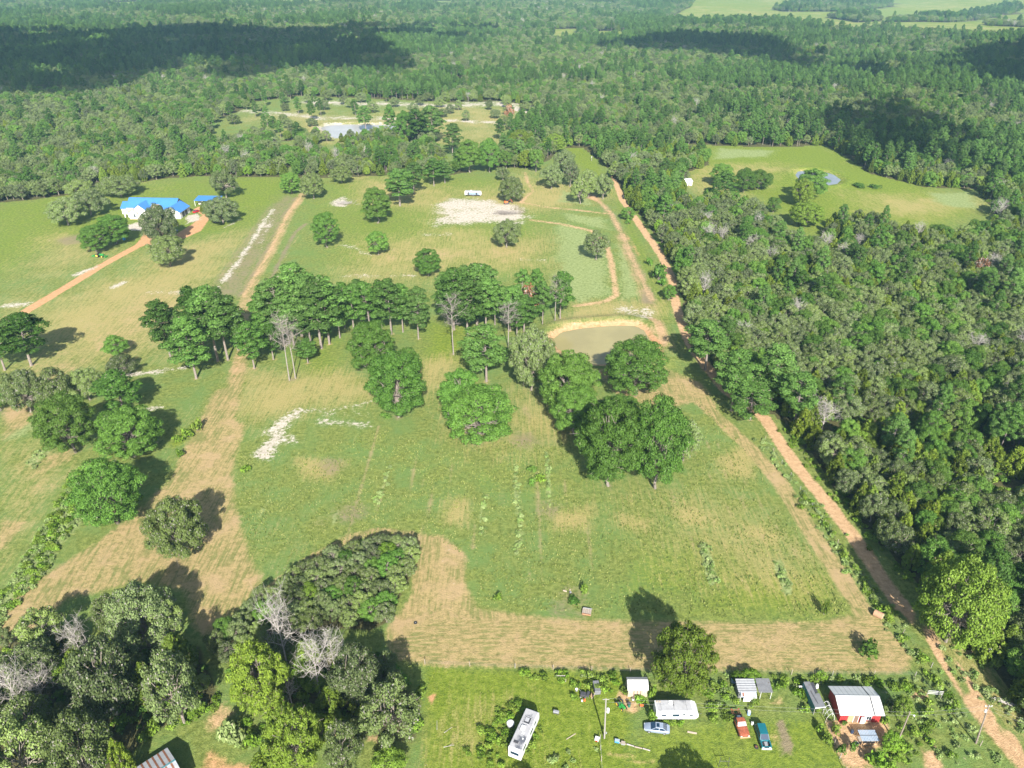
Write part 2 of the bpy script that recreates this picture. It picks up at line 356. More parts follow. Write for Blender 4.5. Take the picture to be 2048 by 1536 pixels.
# tan and orange dirt
pondring = sd_poly(GX, GY, WP); paint('dirt', np.where(pondring > 0, pondring - 3.0, 0) , 5, 0.78); paint('red', np.abs(pondring) - 1.0, 3, 0.8)
d2 = sd_poly(GX, GY, WPF); paint('sand', np.where(d2 > 0, d2 - 5, 0), 9, 0.62)
d3 = sd_poly(GX, GY, WPE); paint('dirt', np.where(d3 > 0, d3 - 3, 0), 9, 0.52); del d2, d3
area('red', [(1285, 645), (1300, 660), (1325, 690), (1330, 725), (1310, 735), (1300, 690)], 4, 0.85)
area('dirt', [(1270, 620), (1330, 640), (1345, 700), (1320, 700), (1300, 650)], 6, 0.7)
stroke('dirt', [(1225, 345), (1245, 400), (1266, 430), (1290, 465), (1322, 510), (1345, 560), (1352, 610), (1380, 690), (1450, 780), (1530, 838), (1560, 885), (1600, 942), (1660, 1012), (1720, 1092), (1762, 1155), (1802, 1212)], 3.9, 2.0, 1.0)
stroke('dirt', [(1802, 1212), (1850, 1275), (1900, 1345), (1960, 1435), (2048, 1535), (2120, 1620)], 1.3, 1.2, 1.0)
stroke('dirt', [(1810, 1205), (1872, 1278), (1924, 1345), (1982, 1432), (2072, 1532)], 1.2, 1.2, 0.95)
stroke('dirt', [(1940, 1400), (1990, 1468), (2060, 1545)], 3.2, 2.2, 0.85)
stroke('dirt', [(1050, 345), (1056, 365), (1066, 382), (1048, 398), (1042, 404)], 2.6, 4, 0.76)
stroke('dirt', [(1040, 404), (1090, 414), (1150, 420), (1212, 428)], 3.2, 4, 0.74)
stroke('dirt', [(1062, 440), (1120, 448), (1180, 461), (1210, 482), (1222, 520), (1228, 560), (1233, 590), (1212, 602), (1150, 612)], 3.6, 4, 0.74)
stroke('dirt', [(880, 405), (900, 388), (960, 382), (1000, 386)], 2.5, 4, 0.6)
stroke('dirt', [(640, 378), (760, 376)], 2, 4, 0.55); stroke('dirt', [(1000, 347), (1100, 347)], 2, 4, 0.6)
area('dirt', [(1150, 385), (1190, 388), (1225, 425), (1195, 405)], 6, 0.85)
stroke('red', [(1245, 462), (1268, 492), (1278, 512)], 3, 6, 0.66)
stroke('red', [(35, 633), (120, 582), (200, 533), (280, 490), (298, 470), (318, 458)], 4.6, 2.4, 1.0)
area('red', [(275, 492), (290, 462), (330, 450), (345, 470), (310, 490)], 4, 1.0)
area('red', [(318, 486), (350, 470), (385, 448), (405, 430), (385, 418), (400, 412), (422, 432), (402, 462), (372, 476), (335, 487)], 3.5, 1.0)
area('sand', [(250, 450), (300, 440), (330, 452), (300, 462), (260, 462)], 4, 0.8); area('sand', [(370, 432), (398, 424), (400, 440), (372, 448)], 4, 0.7)
stroke('dirt', [(482, 600), (502, 568), (540, 502), (575, 430), (603, 390)], 2.2, 3.0, 0.80)
stroke('dirt', [(522, 608), (566, 525), (600, 465)], 1.3, 2, 0.6)
stroke('dirt', [(478, 720), (466, 768)], 1.4, 3, 0.7); stroke('dirt', [(487, 690), (478, 722)], 1.0, 1.5, 0.7)
area('dirt', [(1648, 1440), (1772, 1440), (1786, 1480), (1740, 1505), (1745, 1540), (1690, 1540), (1660, 1480)], 2, 0.85)
area('dirt', [(1812, 1388), (1840, 1378), (1862, 1396), (1840, 1402)], 1.5, 0.9); area('dirt', [(1838, 1490), (1880, 1510), (1890, 1545), (1850, 1545)], 2, 0.8); stroke('dirt', [(1840, 1430), (1880, 1490)], 1, 1.5, 0.6)
area('dirt', [(1240, 1372), (1262, 1366), (1256, 1404), (1230, 1402)], 1.6, 0.85); spot('dirt', (1262, 1412), 2.0, 2, 0.7)
stroke('dirt', [(1215, 1510), (1262, 1516), (1310, 1524)], 1.6, 2.5, 0.65); stroke('dirt', [(1440, 1516), (1500, 1525)], 1, 2, 0.6)
area('dirt', [(1540, 1440), (1560, 1480), (1556, 1515), (1534, 1470)], 1.5, 0.65); area('dirt', [(1525, 1410), (1560, 1390), (1580, 1400), (1560, 1420)], 2, 0.6)
spot('red', (862, 1398), 1.0, 1.2, 0.9)
area('red', [(398, 1505), (428, 1488), (465, 1518), (545, 1528), (545, 1560), (390, 1560)], 4, 0.66)
area('dirt', [(400, 1440), (445, 1400), (475, 1420), (440, 1470), (400, 1480)], 4, 0.6); stroke('dirt', [(475, 1420), (500, 1440), (520, 1480)], 1.5, 3, 0.5)
stroke('dirt', [(650, 1470), (720, 1465), (770, 1480)], 3, 3, 0.7)
area('dirt', [(1890, 1285), (1960, 1300), (1990, 1330), (1930, 1310)], 3, 0.6)
# thin wheel lines in the big meadow
for xt, yt, xb, yb in ((758, 850, 690, 1085), (800, 870, 735, 1080), (835, 880, 810, 1090), (848, 960, 838, 1080), (866, 940, 855, 1100), (905, 930, 893, 1110), (950, 930, 946, 1100), (995, 960, 990, 1120), (1006, 960, 1002, 1140), (1045, 800, 1072, 930), (1052, 800, 1066, 870), (1060, 960, 1062, 1200), (1075, 940, 1082, 1200), (1130, 960, 1140, 1190), (1170, 960, 1185, 1180), (1300, 980, 1330, 1100), (1340, 980, 1400, 1120), (1390, 900, 1480, 1060), (1410, 880, 1530, 1080), (1430, 880, 1600, 1120), (700, 500, 712, 560), (905, 480, 902, 520)):
    stroke('track', [(xt, yt), (xb, yb)], 0.35, 1.4, 1.0)
# tree litter on the floor of the woods is painted further down, once the woods are known

# ------------------------------------------------------------------ the woods: where trees stand close
OPEN = [(-900, 440), (-60, 412), (0, 405), (60, 400), (150, 388), (230, 372), (330, 357), (400, 352), (480, 354), (560, 354), (620, 356), (700, 354), (760, 352), (800, 346), (860, 352), (900, 350), (950, 342), (1000, 335), (1060, 336), (1100, 320), (1120, 296), (1165, 296), (1190, 315), (1215, 335), (1240, 372), (1262, 412), (1300, 452), (1325, 492), (1352, 545), (1365, 600), (1385, 660), (1420, 720), (1480, 795), (1562, 840), (1612, 898), (1658, 957), (1722, 1045), (1786, 1113), (1838, 1168), (1920, 1285), (1960, 1310), (2010, 1370), (2060, 1450), (2200, 1600), (3200, 3200), (-2500, 3200), (-2500, 700)]
CLEAR = [
    [(415, 250), (440, 238), (480, 222), (500, 205), (600, 192), (700, 196), (800, 200), (900, 205), (1000, 203), (1075, 212), (1062, 240), (1035, 262), (1015, 292), (985, 312), (940, 312), (905, 300), (880, 280), (860, 268), (800, 270), (690, 282), (640, 280), (590, 275), (555, 282), (530, 268), (470, 290), (430, 290)],
    [(1365, 288), (1420, 290), (1500, 293), (1560, 294), (1650, 291), (1700, 318), (1740, 347), (1850, 374), (1950, 378), (1990, 420), (1985, 450), (1935, 480), (1845, 480), (1770, 462), (1695, 442), (1655, 455), (1655, 500), (1590, 500), (1502, 426), (1458, 404), (1430, 404), (1380, 416), (1362, 380), (1372, 345), (1418, 330), (1416, 316), (1370, 312)],
    [(1320, 32), (1380, 14), (1420, -40), (1500, -75), (2600, -75), (2500, 92), (2048, 84), (1780, 68), (1660, 66), (1590, 50), (1500, 42), (1440, 48), (1340, 44)],
    [(200, 4), (275, 2), (275, 14), (195, 14)], [(440, -6), (640, -6), (640, 11), (470, 12)], [(780, 0), (905, -2), (905, 15), (790, 15)], [(1105, 58), (1155, 57), (1155, 80), (1106, 80)], [(1190, 62), (1250, 63), (1250, 80), (1195, 80)], [(1310, 66), (1345, 66), (1345, 70), (1310, 70)], [(1015, 3), (1060, 3), (1060, 7), (1015, 7)], [(478, 124), (512, 122), (520, 132), (480, 134)], [(-900, -60), (1100, -70), (1100, -20), (-900, -20)],
    [(640, 282), (690, 284), (700, 300), (665, 318), (625, 312)], [(545, 285), (590, 280), (600, 300), (560, 312)], [(860, 268), (1015, 262), (1010, 300), (965, 345), (925, 335), (880, 300)], [(575, 335), (605, 330), (612, 346), (580, 350)], [(1615, 72), (1680, 70), (1680, 76), (1615, 78)], [(1690, 80), (1730, 78), (1730, 84), (1690, 86)], [(900, 338), (860, 300), (880, 285), (920, 310), (960, 330), (1000, 334), (960, 342)],
]
GROVE = [[(1545, 16), (1600, 3), (1680, -4), (1785, 0), (1785, 8), (1700, 20), (1570, 20)], [(1655, 32), (1700, 22), (1758, 32), (1762, 46), (1715, 50)], [(1770, 46), (1860, 34), (1960, 18), (2040, 10), (2044, 18), (1960, 32), (1900, 48), (1780, 50)], [(1965, 52), (2060, 40), (2060, 54), (1970, 56)]]
_O, _C, _G = [[np.array(q, float) for q in g] for g in ([OPEN], CLEAR, GROVE)]
def wooded(X, Y):
    px, py = proj(X, Y)
    r = ~inside(px, py, _O[0])
    for q in _C: r &= ~inside(px, py, q)
    for q in _G: r |= inside(px, py, q)
    return r & (Y > 40)
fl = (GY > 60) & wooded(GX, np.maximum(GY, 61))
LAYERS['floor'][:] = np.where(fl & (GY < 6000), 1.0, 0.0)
far_field = vnoise(GX, GY, 900, 11)
LAYERS['lush'] = np.maximum(LAYERS['lush'], np.where((GY > 1300) & ~fl, 0.5 + 0.35 * vnoise(GX, GY, 260, 3), 0).astype(np.float32))
LAYERS['dry'] = np.maximum(LAYERS['dry'], np.where((GY > 1300) & ~fl, 0.42 * vnoise(GX, GY, 320, 4), 0).astype(np.float32))

def ground_material():
    m, nt, out = newmat('ground'); k = N(nt)
    g = k.n('ShaderNodeNewGeometry'); pos = g.outputs['Position']
    def streak(rz, sx, sy, detail=5):
        mp = k.n('ShaderNodeMapping'); mp.inputs['Rotation'].default_value = (0, 0, rz); mp.inputs['Scale'].default_value = (sx, sy, 1)
        mp.vector_type = 'TEXTURE'; mp.inputs['Scale'].default_value = (1 / sx, 1 / sy, 1); k.l(pos, mp.inputs[0])
        return k.noise(1.0, detail, 0.62, mp.outputs[0])
    big = k.noise(0.018, 5, 0.6, pos); mid = k.noise(0.10, 6, 0.65, pos, 0.3); fine = k.noise(0.8, 7, 0.78, pos); grain = k.noise(3.2, 4, 0.7, pos)
    lane = math.atan2(P(590, 400).y - P(480, 600).y, P(590, 400).x - P(480, 600).x)
    s0 = streak(0.0, 1.6, 0.10); s1 = streak(lane, 0.13, 1.0); s2 = streak(0.0, 0.28, 1.9)
    dn = k.attr('dirn')
    f1 = k.smooth(dn, 0.2, 0.4); f2 = k.smooth(dn, 0.6, 0.8)
    st = k.n('ShaderNodeMix', data_type='FLOAT'); k.l(f1, st.inputs[0]); k.l(s0, st.inputs[2]); k.l(s1, st.inputs[3])
    st2 = k.n('ShaderNodeMix', data_type='FLOAT'); k.l(f2, st2.inputs[0]); k.l(st.outputs[0], st2.inputs[2]); k.l(s2, st2.inputs[3])
    streaks = st2.outputs[0]
    # rough number used to break up every edge
    brk = k.math('ADD', k.math('MULTIPLY', k.math('SUBTRACT', mid, 0.5), 1.0), k.math('MULTIPLY', k.math('SUBTRACT', fine, 0.5), 1.3))
    def lay(name, amp=0.55, soft=0.16, extra=None):
        x = k.math('MULTIPLY_ADD', brk, amp, k.attr(name))
        if extra is not None: x = k.math('ADD', x, extra)
        return k.smooth(x, 0.5 - soft, 0.5 + soft)
    sdev = k.math('SUBTRACT', streaks, 0.5)
    # grass: dry against green
    green = k.mix(k.smooth(fine, 0.34, 0.66), (0.086, 0.114, 0.023), (0.200, 0.232, 0.060))
    green = k.mix(k.smooth(mid, 0.38, 0.68), green, (0.115, 0.180, 0.048))
    lime = k.mix(k.smooth(fine, 0.34, 0.66), (0.086, 0.132, 0.012), (0.185, 0.230, 0.032))
    dry = k.mix(k.smooth(grain, 0.3, 0.7), (0.245, 0.205, 0.068), (0.385, 0.305, 0.135))
    c = k.mix(lay('lush', 0.9, 0.35), green, lime)
    dx = k.math('ADD', k.math('MULTIPLY', k.math('SUBTRACT', big, 0.5), 1.5), k.math('MULTIPLY_ADD', sdev, 1.5, -0.02))
    c = k.mix(k.math('MULTIPLY', lay('dry', 0.8, 0.42, dx), 0.85), c, dry)
    bare = k.smooth(k.math('ADD', k.math('MULTIPLY', fine, 0.55), k.math('MULTIPLY', mid, 0.45)), 0.60, 0.70)
    c = k.mix(k.math('MULTIPLY', bare, 0.55), c, (0.25, 0.19, 0.105))
    dark = k.smooth(k.math('ADD', k.math('MULTIPLY', fine, 0.6), k.math('MULTIPLY', s0, 0.4)), 0.44, 0.34)
    c = k.mix(k.math('MULTIPLY', dark, 0.5), c, (0.035, 0.055, 0.018))
    weed = k.mix(k.smooth(fine, 0.35, 0.65), (0.135, 0.175, 0.055), (0.27, 0.31, 0.125))
    c = k.mix(lay('weed', 0.75, 0.2), c, weed)
    stub = k.mix(k.smooth(k.math('ADD', k.math('MULTIPLY', streaks, 0.28), k.math('MULTIPLY', fine, 0.72)), 0.36, 0.60), (0.165, 0.150, 0.052), (0.355, 0.265, 0.122))
    stub = k.mix(k.smooth(mid, 0.50, 0.66, 0.0, 0.8), stub, (0.36, 0.255, 0.135))
    stub = k.mix(k.smooth(k.math('ADD', k.math('MULTIPLY', mid, 0.5), k.math('MULTIPLY', streaks, 0.5)), 0.51, 0.41, 0.0, 0.65), stub, (0.135, 0.160, 0.045))
    stub = k.mix(k.smooth(fine, 0.42, 0.30, 0.0, 0.6), stub, (0.10, 0.105, 0.04))
    c = k.mix(lay('stubble', 0.56, 0.22, k.math('MULTIPLY', sdev, 0.22)), c, stub)
    c = k.mix(k.math('MULTIPLY', lay('track', 0.7, 0.25), 0.75), c, (0.30, 0.23, 0.12))
    c = k.mix(lay('brown', 0.9, 0.3), c, k.mix(fine, (0.125, 0.105, 0.058), (0.28, 0.225, 0.135)))
    c = k.mix(lay('dirt', 0.60, 0.20), c, k.mix(k.smooth(fine, 0.3, 0.7), (0.33, 0.205, 0.105), (0.52, 0.345, 0.195)))
    c = k.mix(lay('red', 0.45, 0.16), c, k.mix(k.smooth(fine, 0.3, 0.7), (0.38, 0.20, 0.095), (0.52, 0.30, 0.155)))
    c = k.mix(lay('sand', 1.3, 0.16), c, k.mix(k.smooth(fine, 0.3, 0.7), (0.30, 0.255, 0.19), (0.54, 0.485, 0.41)))
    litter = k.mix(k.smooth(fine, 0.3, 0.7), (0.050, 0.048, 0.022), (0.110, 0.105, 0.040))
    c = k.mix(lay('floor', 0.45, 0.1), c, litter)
    c = k.mix(k.smooth(grain, 0.25, 0.75), c, k.mix(0.72, (1, 1, 1), c, 'MULTIPLY'), 'MIX') if False else c
    p = k.n('ShaderNodeBsdfPrincipled'); k.l(c, p.inputs['Base Color']); p.inputs['Roughness'].default_value = 0.95
    p.inputs['Specular IOR Level'].default_value = 0.1
    bm = k.n('ShaderNodeBump'); bm.inputs['Strength'].default_value = 0.8; bm.inputs['Distance'].default_value = 0.35
    k.l(k.math('ADD', fine, k.math('MULTIPLY', grain, 0.5)), bm.inputs['Height']); k.l(bm.outputs[0], p.inputs['Normal'])
    k.l(p.outputs[0], out.inputs[0]); return m

def grid_mesh(name, X, Y, Z, nx, ny):
    me = bpy.data.meshes.new(name); nv = nx * ny
    me.vertices.add(nv); me.vertices.foreach_set('co', np.stack([X, Y, Z], 1).astype(np.float32).ravel())
    i = np.arange((nx - 1) * (ny - 1)); a = i // (nx - 1) * nx + i % (nx - 1)
    q = np.stack([a, a + 1, a + nx + 1, a + nx], 1).astype(np.int32)
    me.loops.add(q.size); me.loops.foreach_set('vertex_index', q.ravel())
    me.polygons.add(len(q)); me.polygons.foreach_set('loop_start', np.arange(0, q.size, 4, dtype=np.int32))
    me.polygons.foreach_set('use_smooth', np.ones(len(q), bool)); me.update(calc_edges=True); return me

def make_ground():
    me = grid_mesh('ground', GX, GY, GZ, NX, NY)
    for n, a in LAYERS.items():
        at = me.attributes.new(n, 'FLOAT', 'POINT'); at.data.foreach_set('value', a.astype(np.float32))
    me.materials.append(ground_material())
    o = bpy.data.objects.new('ground', me); C.objects.link(o); tag(o, kind='structure'); return o

# ------------------------------------------------------------------ water
def water(name, wp, col, rough):
    m, nt, out = newmat(name); k = N(nt)
    tc = k.n('ShaderNodeTexCoord')
    c = k.mix(k.smooth(k.noise(0.05, 4, 0.6, tc.outputs['Object']), 0.35, 0.65), tuple(x * 0.92 for x in col), tuple(x * 1.08 for x in col))
    p = k.n('ShaderNodeBsdfPrincipled'); k.l(c, p.inputs['Base Color']); p.inputs['Roughness'].default_value = rough; p.inputs['IOR'].default_value = 1.25
    bm = k.n('ShaderNodeBump'); bm.inputs['Strength'].default_value = 0.08; bm.inputs['Distance'].default_value = 0.05
    k.l(k.noise(1.6, 3, 0.6, tc.outputs['Object']), bm.inputs['Height']); k.l(bm.outputs[0], p.inputs['Normal']); k.l(p.outputs[0], out.inputs[0])
    c0 = wp.mean(0); pts = [c0 + (q - c0) * 1.08 for q in wp]
    me = bpy.data.meshes.new(name); me.from_pydata([(x, y, -0.62) for x, y in pts], [], [tuple(range(len(pts)))]); me.materials.append(m)
    if me.polygons[0].normal.z < 0: me.flip_normals()
    o = bpy.data.objects.new(name, me); C.objects.link(o); return tag(o, kind='structure')
water('pond_water', WP, (0.250, 0.218, 0.100), 0.12)
water('pond_water', WPF, (0.30, 0.285, 0.265), 0.25)
water('pond_water', WPE, (0.16, 0.17, 0.17), 0.12)

# ------------------------------------------------------------------ air and clouds
def make_haze():
    m, nt, out = newmat('haze'); v = nt.nodes.new('ShaderNodeVolumePrincipled')
    v.inputs['Color'].default_value = (0.42, 0.76, 0.95, 1); v.inputs['Density'].default_value = 0.000085; v.inputs['Anisotropy'].default_value = 0.0
    nt.links.new(v.outputs[0], out.inputs['Volume'])
    b = MB().box((0, 20000, 63), (64000, 56000, 154)); o = b.build('haze', m); tag(o, kind='stuff'); o.visible_shadow = True
    return o

def cloud(px, alt, seed):
    """cumulus whose shade falls on the given stretch of country"""
    pts = W(px); off = np.array([-LD.x, -LD.y]) * alt / (-LD.z)
    lo, hi = pts.min(0), pts.max(0); r = np.random.default_rng(seed); b = bpy.data.meshes.new('cloud')
    import bmesh
    bm = bmesh.new(); step = max(22, (hi - lo).min() / 10)
    for x in np.arange(lo[0], hi[0], step):
        for y in np.arange(lo[1], hi[1], step):
            q = np.array([x, y]) + r.uniform(-.45, .45, 2) * step
            d = sd_poly(np.array([q[0]]), np.array([q[1]]), pts)[0]
            if d > step * (0.05 if r.random() < .8 else .9): continue
            s = step * r.uniform(0.55, 1.25) * (0.6 + max(-.3, min(-d / (3 * step), 1)) * 0.5)
            bmesh.ops.create_icosphere(bm, subdivisions=2, radius=s, matrix=Matrix.Translation((q[0] + off[0], q[1] + off[1], alt + s * r.uniform(0.2, 0.5))) @ Matrix.Diagonal((1, 1, 0.6, 1)))
    bm.to_mesh(b); bm.free()
    b.polygons.foreach_set('use_smooth', [True] * len(b.polygons)); b.materials.append(CLOUD_M)
    o = bpy.data.objects.new('cloud', b); C.objects.link(o); tag(o, kind='structure')
    d = o.modifiers.new('lumps', 'DISPLACE'); t = bpy.data.textures.new('lumps', 'CLOUDS'); t.noise_scale = 40; d.texture = t; d.strength = 26; d.texture_coords = 'GLOBAL'
def cloud_material():
    m, nt, out = newmat('cloud_white'); k = N(nt)
    d = k.n('ShaderNodeBsdfDiffuse'); d.inputs[0].default_value = (.85, .86, .88, 1); t = k.n('ShaderNodeBsdfTransparent'); x = k.n('ShaderNodeMixShader'); x.inputs[0].default_value = 0.66
    k.l(t.outputs[0], x.inputs[1]); k.l(d.outputs[0], x.inputs[2]); k.l(x.outputs[0], out.inputs[0]); return m
CLOUD_M = cloud_material()
cloud([(-160, 110), (-20, 72), (60, 78), (220, 70), (330, 58), (470, 56), (520, 74), (640, 72), (720, 58), (880, 58), (960, 66), (900, 76), (780, 88), (700, 100), (760, 120), (870, 140), (800, 152), (640, 148), (560, 160), (480, 168), (330, 190), (290, 196), (230, 178), (100, 166), (0, 190), (-160, 190)], 620, 3)
cloud([(1190, 100), (1280, 92), (1390, 76), (1500, 84), (1600, 104), (1640, 140), (1560, 150), (1470, 120), (1350, 112)], 640, 4)
cloud([(1900, 130), (1960, 104), (2100, 96), (2200, 150), (2180, 210), (2050, 190), (1940, 170)], 610, 5)
cloud([(1640, 260), (1700, 215), (1790, 215), (1860, 250), (1880, 310), (1840, 345), (1760, 325), (1690, 290)], 600, 6)
cloud([(1690, 150), (1740, 140), (1780, 160), (1740, 172)], 660, 8)
# ------------------------------------------------------------------ trees
def card_mesh(name, pos, nrm, size, tint, m, asp=1.5):
    """leaf sprays: one small lozenge per spray"""
    n = len(pos); nrm = nrm / np.maximum(np.linalg.norm(nrm, axis=1, keepdims=True), 1e-6)
    r = rng.normal(size=(n, 3)); u = np.cross(nrm, r); u /= np.maximum(np.linalg.norm(u, axis=1, keepdims=True), 1e-6); v = np.cross(nrm, u)
    s = size[:, None]; bend = nrm * s * 0.18
    q = np.stack([pos + u * s * asp / 2 - bend, pos + v * s / 2 + bend * 0.5, pos - u * s * asp / 2 - bend, pos - v * s / 2 + bend * 0.5], 1).reshape(-1, 3)
    me = bpy.data.meshes.new(name); me.vertices.add(4 * n); me.vertices.foreach_set('co', q.astype(np.float32).ravel())
    me.loops.add(4 * n); me.loops.foreach_set('vertex_index', np.arange(4 * n, dtype=np.int32))
    me.polygons.add(n); me.polygons.foreach_set('loop_start', np.arange(0, 4 * n, 4, dtype=np.int32))
    me.update(calc_edges=True)
    at = me.attributes.new('tint', 'FLOAT', 'POINT'); at.data.foreach_set('value', np.repeat(tint, 4).astype(np.float32))
    me.materials.append(m); return me

def clump_crown(centres, radii, flat, per_area, size, droop=-0.35, out_c=None, jit=0.75, up=0.25):
    """leaf sprays over the outer skin of a set of clumps; returns pos, normal"""
    PP, NN = [], []
    for c, r, f in zip(centres, radii, flat):
        n = max(12, int(per_area * r * r))
        d = rng.normal(size=(n, 3)); d /= np.linalg.norm(d, axis=1, keepdims=True)
        d = d[d[:, 2] > droop]
        rad = r * (0.62 + 0.42 * rng.random(len(d)) ** 0.6) * (0.85 + 0.3 * rng.random(len(d)))
        p = c + d * rad[:, None] * np.array([1, 1, f])
        nn = d + rng.normal(size=d.shape) * jit * 0.55; nn[:, 2] += up
        PP.append(p); NN.append(nn)
    return np.concatenate(PP), np.concatenate(NN)

def limb(mb, pts, r0, r1, n=6):
    k = len(pts) - 1
    for i in range(k):
        mb.tube(pts[i], pts[i + 1], r0 + (r1 - r0) * i / k, r0 + (r1 - r0) * (i + 1) / k, n, caps=(i == k - 1))
def bent(a, b, sag=0.12, n=3):
    a, b = Vector(a), Vector(b); L = (b - a).length; out = [a]
    for i in range(1, n):
        out.append(a.lerp(b, i / n) + Vector((random.gauss(0, 1), random.gauss(0, 1), random.gauss(0, 0.6))) * L * sag * 0.5)
    return out + [b]

M_BARK = mat('bark_grey', (0.20, 0.17, 0.14), 0.9, var=0.3, scale=4, stretch=(3, 3, 0.6))
M_PBARK = mat('bark_pine', (0.205, 0.170, 0.145), 0.9, var=0.3, scale=4, stretch=(3, 3, 0.7))
M_DEAD = mat('dead_wood', (0.33, 0.30, 0.27), 0.9, var=0.25, scale=3)
M_DEADB = mat('bare_twigs', (0.23, 0.20, 0.175), 0.9, var=0.25, scale=3)
L_OAK = leafmat('leaf_oak', (0.052, 0.078, 0.026), (0.168, 0.215, 0.085), (0.25, 0.235, 0.20), 0.915, (0.160, 0.218, 0.052))
L_GREEN = leafmat('leaf_green_oak', (0.030, 0.076, 0.012), (0.096, 0.198, 0.030), (0.18, 0.16, 0.12), 0.99, (0.118, 0.205, 0.034))
L_PINE = leafmat('leaf_pine', (0.026, 0.064, 0.011), (0.080, 0.165, 0.026), (0.20, 0.17, 0.13), 0.985, (0.100, 0.178, 0.042))
L_CEDAR = leafmat('leaf_cedar', (0.052, 0.082, 0.008), (0.150, 0.190, 0.018), (0.20, 0.17, 0.09), 0.98, (0.120, 0.185, 0.028))
L_LIME = leafmat('leaf_bright', (0.060, 0.120, 0.012), (0.135, 0.235, 0.022), (0.2, 0.18, 0.1), 0.985, (0.175, 0.240, 0.040))
L_WEED = leafmat('leaf_weed', (0.140, 0.190, 0.060), (0.300, 0.355, 0.150), (0.25, 0.24, 0.15), 0.97, (0.150, 0.245, 0.050))
L_RUST = leafmat('leaf_rust', (0.16, 0.075, 0.035), (0.30, 0.15, 0.075), (0.30, 0.26, 0.22), 0.8)

PROTO = {}
def proto(kind, crown, trunk, R0, H0): PROTO.setdefault(kind, []).append((crown, trunk, R0, H0))

def oak_proto(kind, m, seed, R=5.0, H=9.0, nclump=30, per=270, size=0.215, base=0.07, gaps=0.0, bark=None, rr=(1.0, 1.75), trunk_r=0.26, kr=(.80, 1.04)):
    random.seed(seed); global rng; rng = np.random.default_rng(seed)
    cs, rs, fs = [], [], []
    zc, a = H * (base + 1) / 2 * .96, H * (1 - base) / 2
    ga = rng.uniform(0, 6.28); skew = rng.uniform(-0.18, 0.18, 2)
    for i in range(nclump):
        t = (i + 0.5) / nclump; el = math.asin(1 - 1.72 * t)
        az = i * 2.39996 + rng.uniform(-.35, .35) + ga
        k = rng.uniform(*kr)
        r = rng.uniform(*rr)
        c = np.array([math.cos(az) * math.cos(el) * (R - r * .5) * k + skew[0] * R * .5, math.sin(az) * math.cos(el) * (R - r * .5) * k + skew[1] * R * .5, zc + math.sin(el) * (a - r * .45) * rng.uniform(.72, 1.0)])
        if rng.random() < gaps: continue
        cs.append(c); rs.append(r); fs.append(rng.uniform(.62, .85))
    p, n = clump_crown(cs, rs, fs, per, size)
    ok = p[:, 2] > 0.15; p, n = p[ok], n[ok]
    me = card_mesh(kind + '_crown', p, n, size * rng.uniform(.6, 1.35, len(p)), rng.random(len(p)), m)
    mb = MB(); top = Vector((skew[0] * R * .3, skew[1] * R * .3, H * 0.42)); pts = bent((0, 0, -0.4), top, 0.10, 4)
    limb(mb, pts, trunk_r * 1.15, trunk_r * .7, 7)
    order = list(range(len(cs))); random.shuffle(order)
    for i in order[:max(9, int(len(cs) * .6))]:
        s = pts[random.choice((2, 3, 4))]; e = Vector(cs[i]); limb(mb, bent(s, e, 0.16, 3), trunk_r * .40, 0.035, 5)
        for _ in range(2):
            e2 = e + Vector((random.gauss(0, 1), random.gauss(0, 1), random.gauss(.3, .7))) * rs[i] * .62
            mb.tube(e, e2, .04, .015, 4, False)
    proto(kind, me, mb.mesh(kind + '_trunk', bark or M_BARK), R, H)

def pine_proto(seed, H=20.0, R=4.2, lo=0.42, dens=1.0, kind='pine', m=None):
    random.seed(seed); global rng; rng = np.random.default_rng(seed)
    cs, rs, fs = [], [], []; lean = rng.uniform(-.5, .5, 2)
    n = int(34 * dens); mb = MB()
    trunk = [Vector((lean[0] * t * t * 2, lean[1] * t * t * 2, -0.5 + t * (H - 0.8))) for t in (0, .2, .4, .6, .8, 1.0)]
    limb(mb, trunk, 0.26, 0.06, 7)
    for i in range(n):
        t = lo + (1 - lo) * ((i + .5) / n) ** 0.85
        prof = math.sin(min(1, (t - lo) / (1 - lo) * 1.02 + 0.22) * math.pi * .80) ** .8
        az = i * 2.39996 + rng.uniform(-.5, .5); rr = R * prof * rng.uniform(.45, .95)
        r = rng.uniform(0.85, 1.5) * (0.75 + .35 * prof)
        if t > .93: rr *= .3
        c = np.array([math.cos(az) * rr + lean[0] * t * t * 2, math.sin(az) * rr + lean[1] * t * t * 2, t * H - r * .4 + rng.uniform(-.4, .4)])
        cs.append(c); rs.append(r); fs.append(rng.uniform(.55, .8))
        s = Vector((lean[0] * t * t * 2, lean[1] * t * t * 2, t * H - 1.0 - rr * .12)); limb(mb, bent(s, c, .1, 2), .075, .03, 4)
    p, nn = clump_crown(cs, rs, fs, 190, .26, droop=-.45, jit=.9)
    me = card_mesh(kind + '_crown', p, nn, .26 * rng.uniform(.6, 1.35, len(p)), rng.random(len(p)), m or L_PINE, 1.9)
    proto(kind, me, mb.mesh(kind + '_trunk', M_PBARK), R, H)

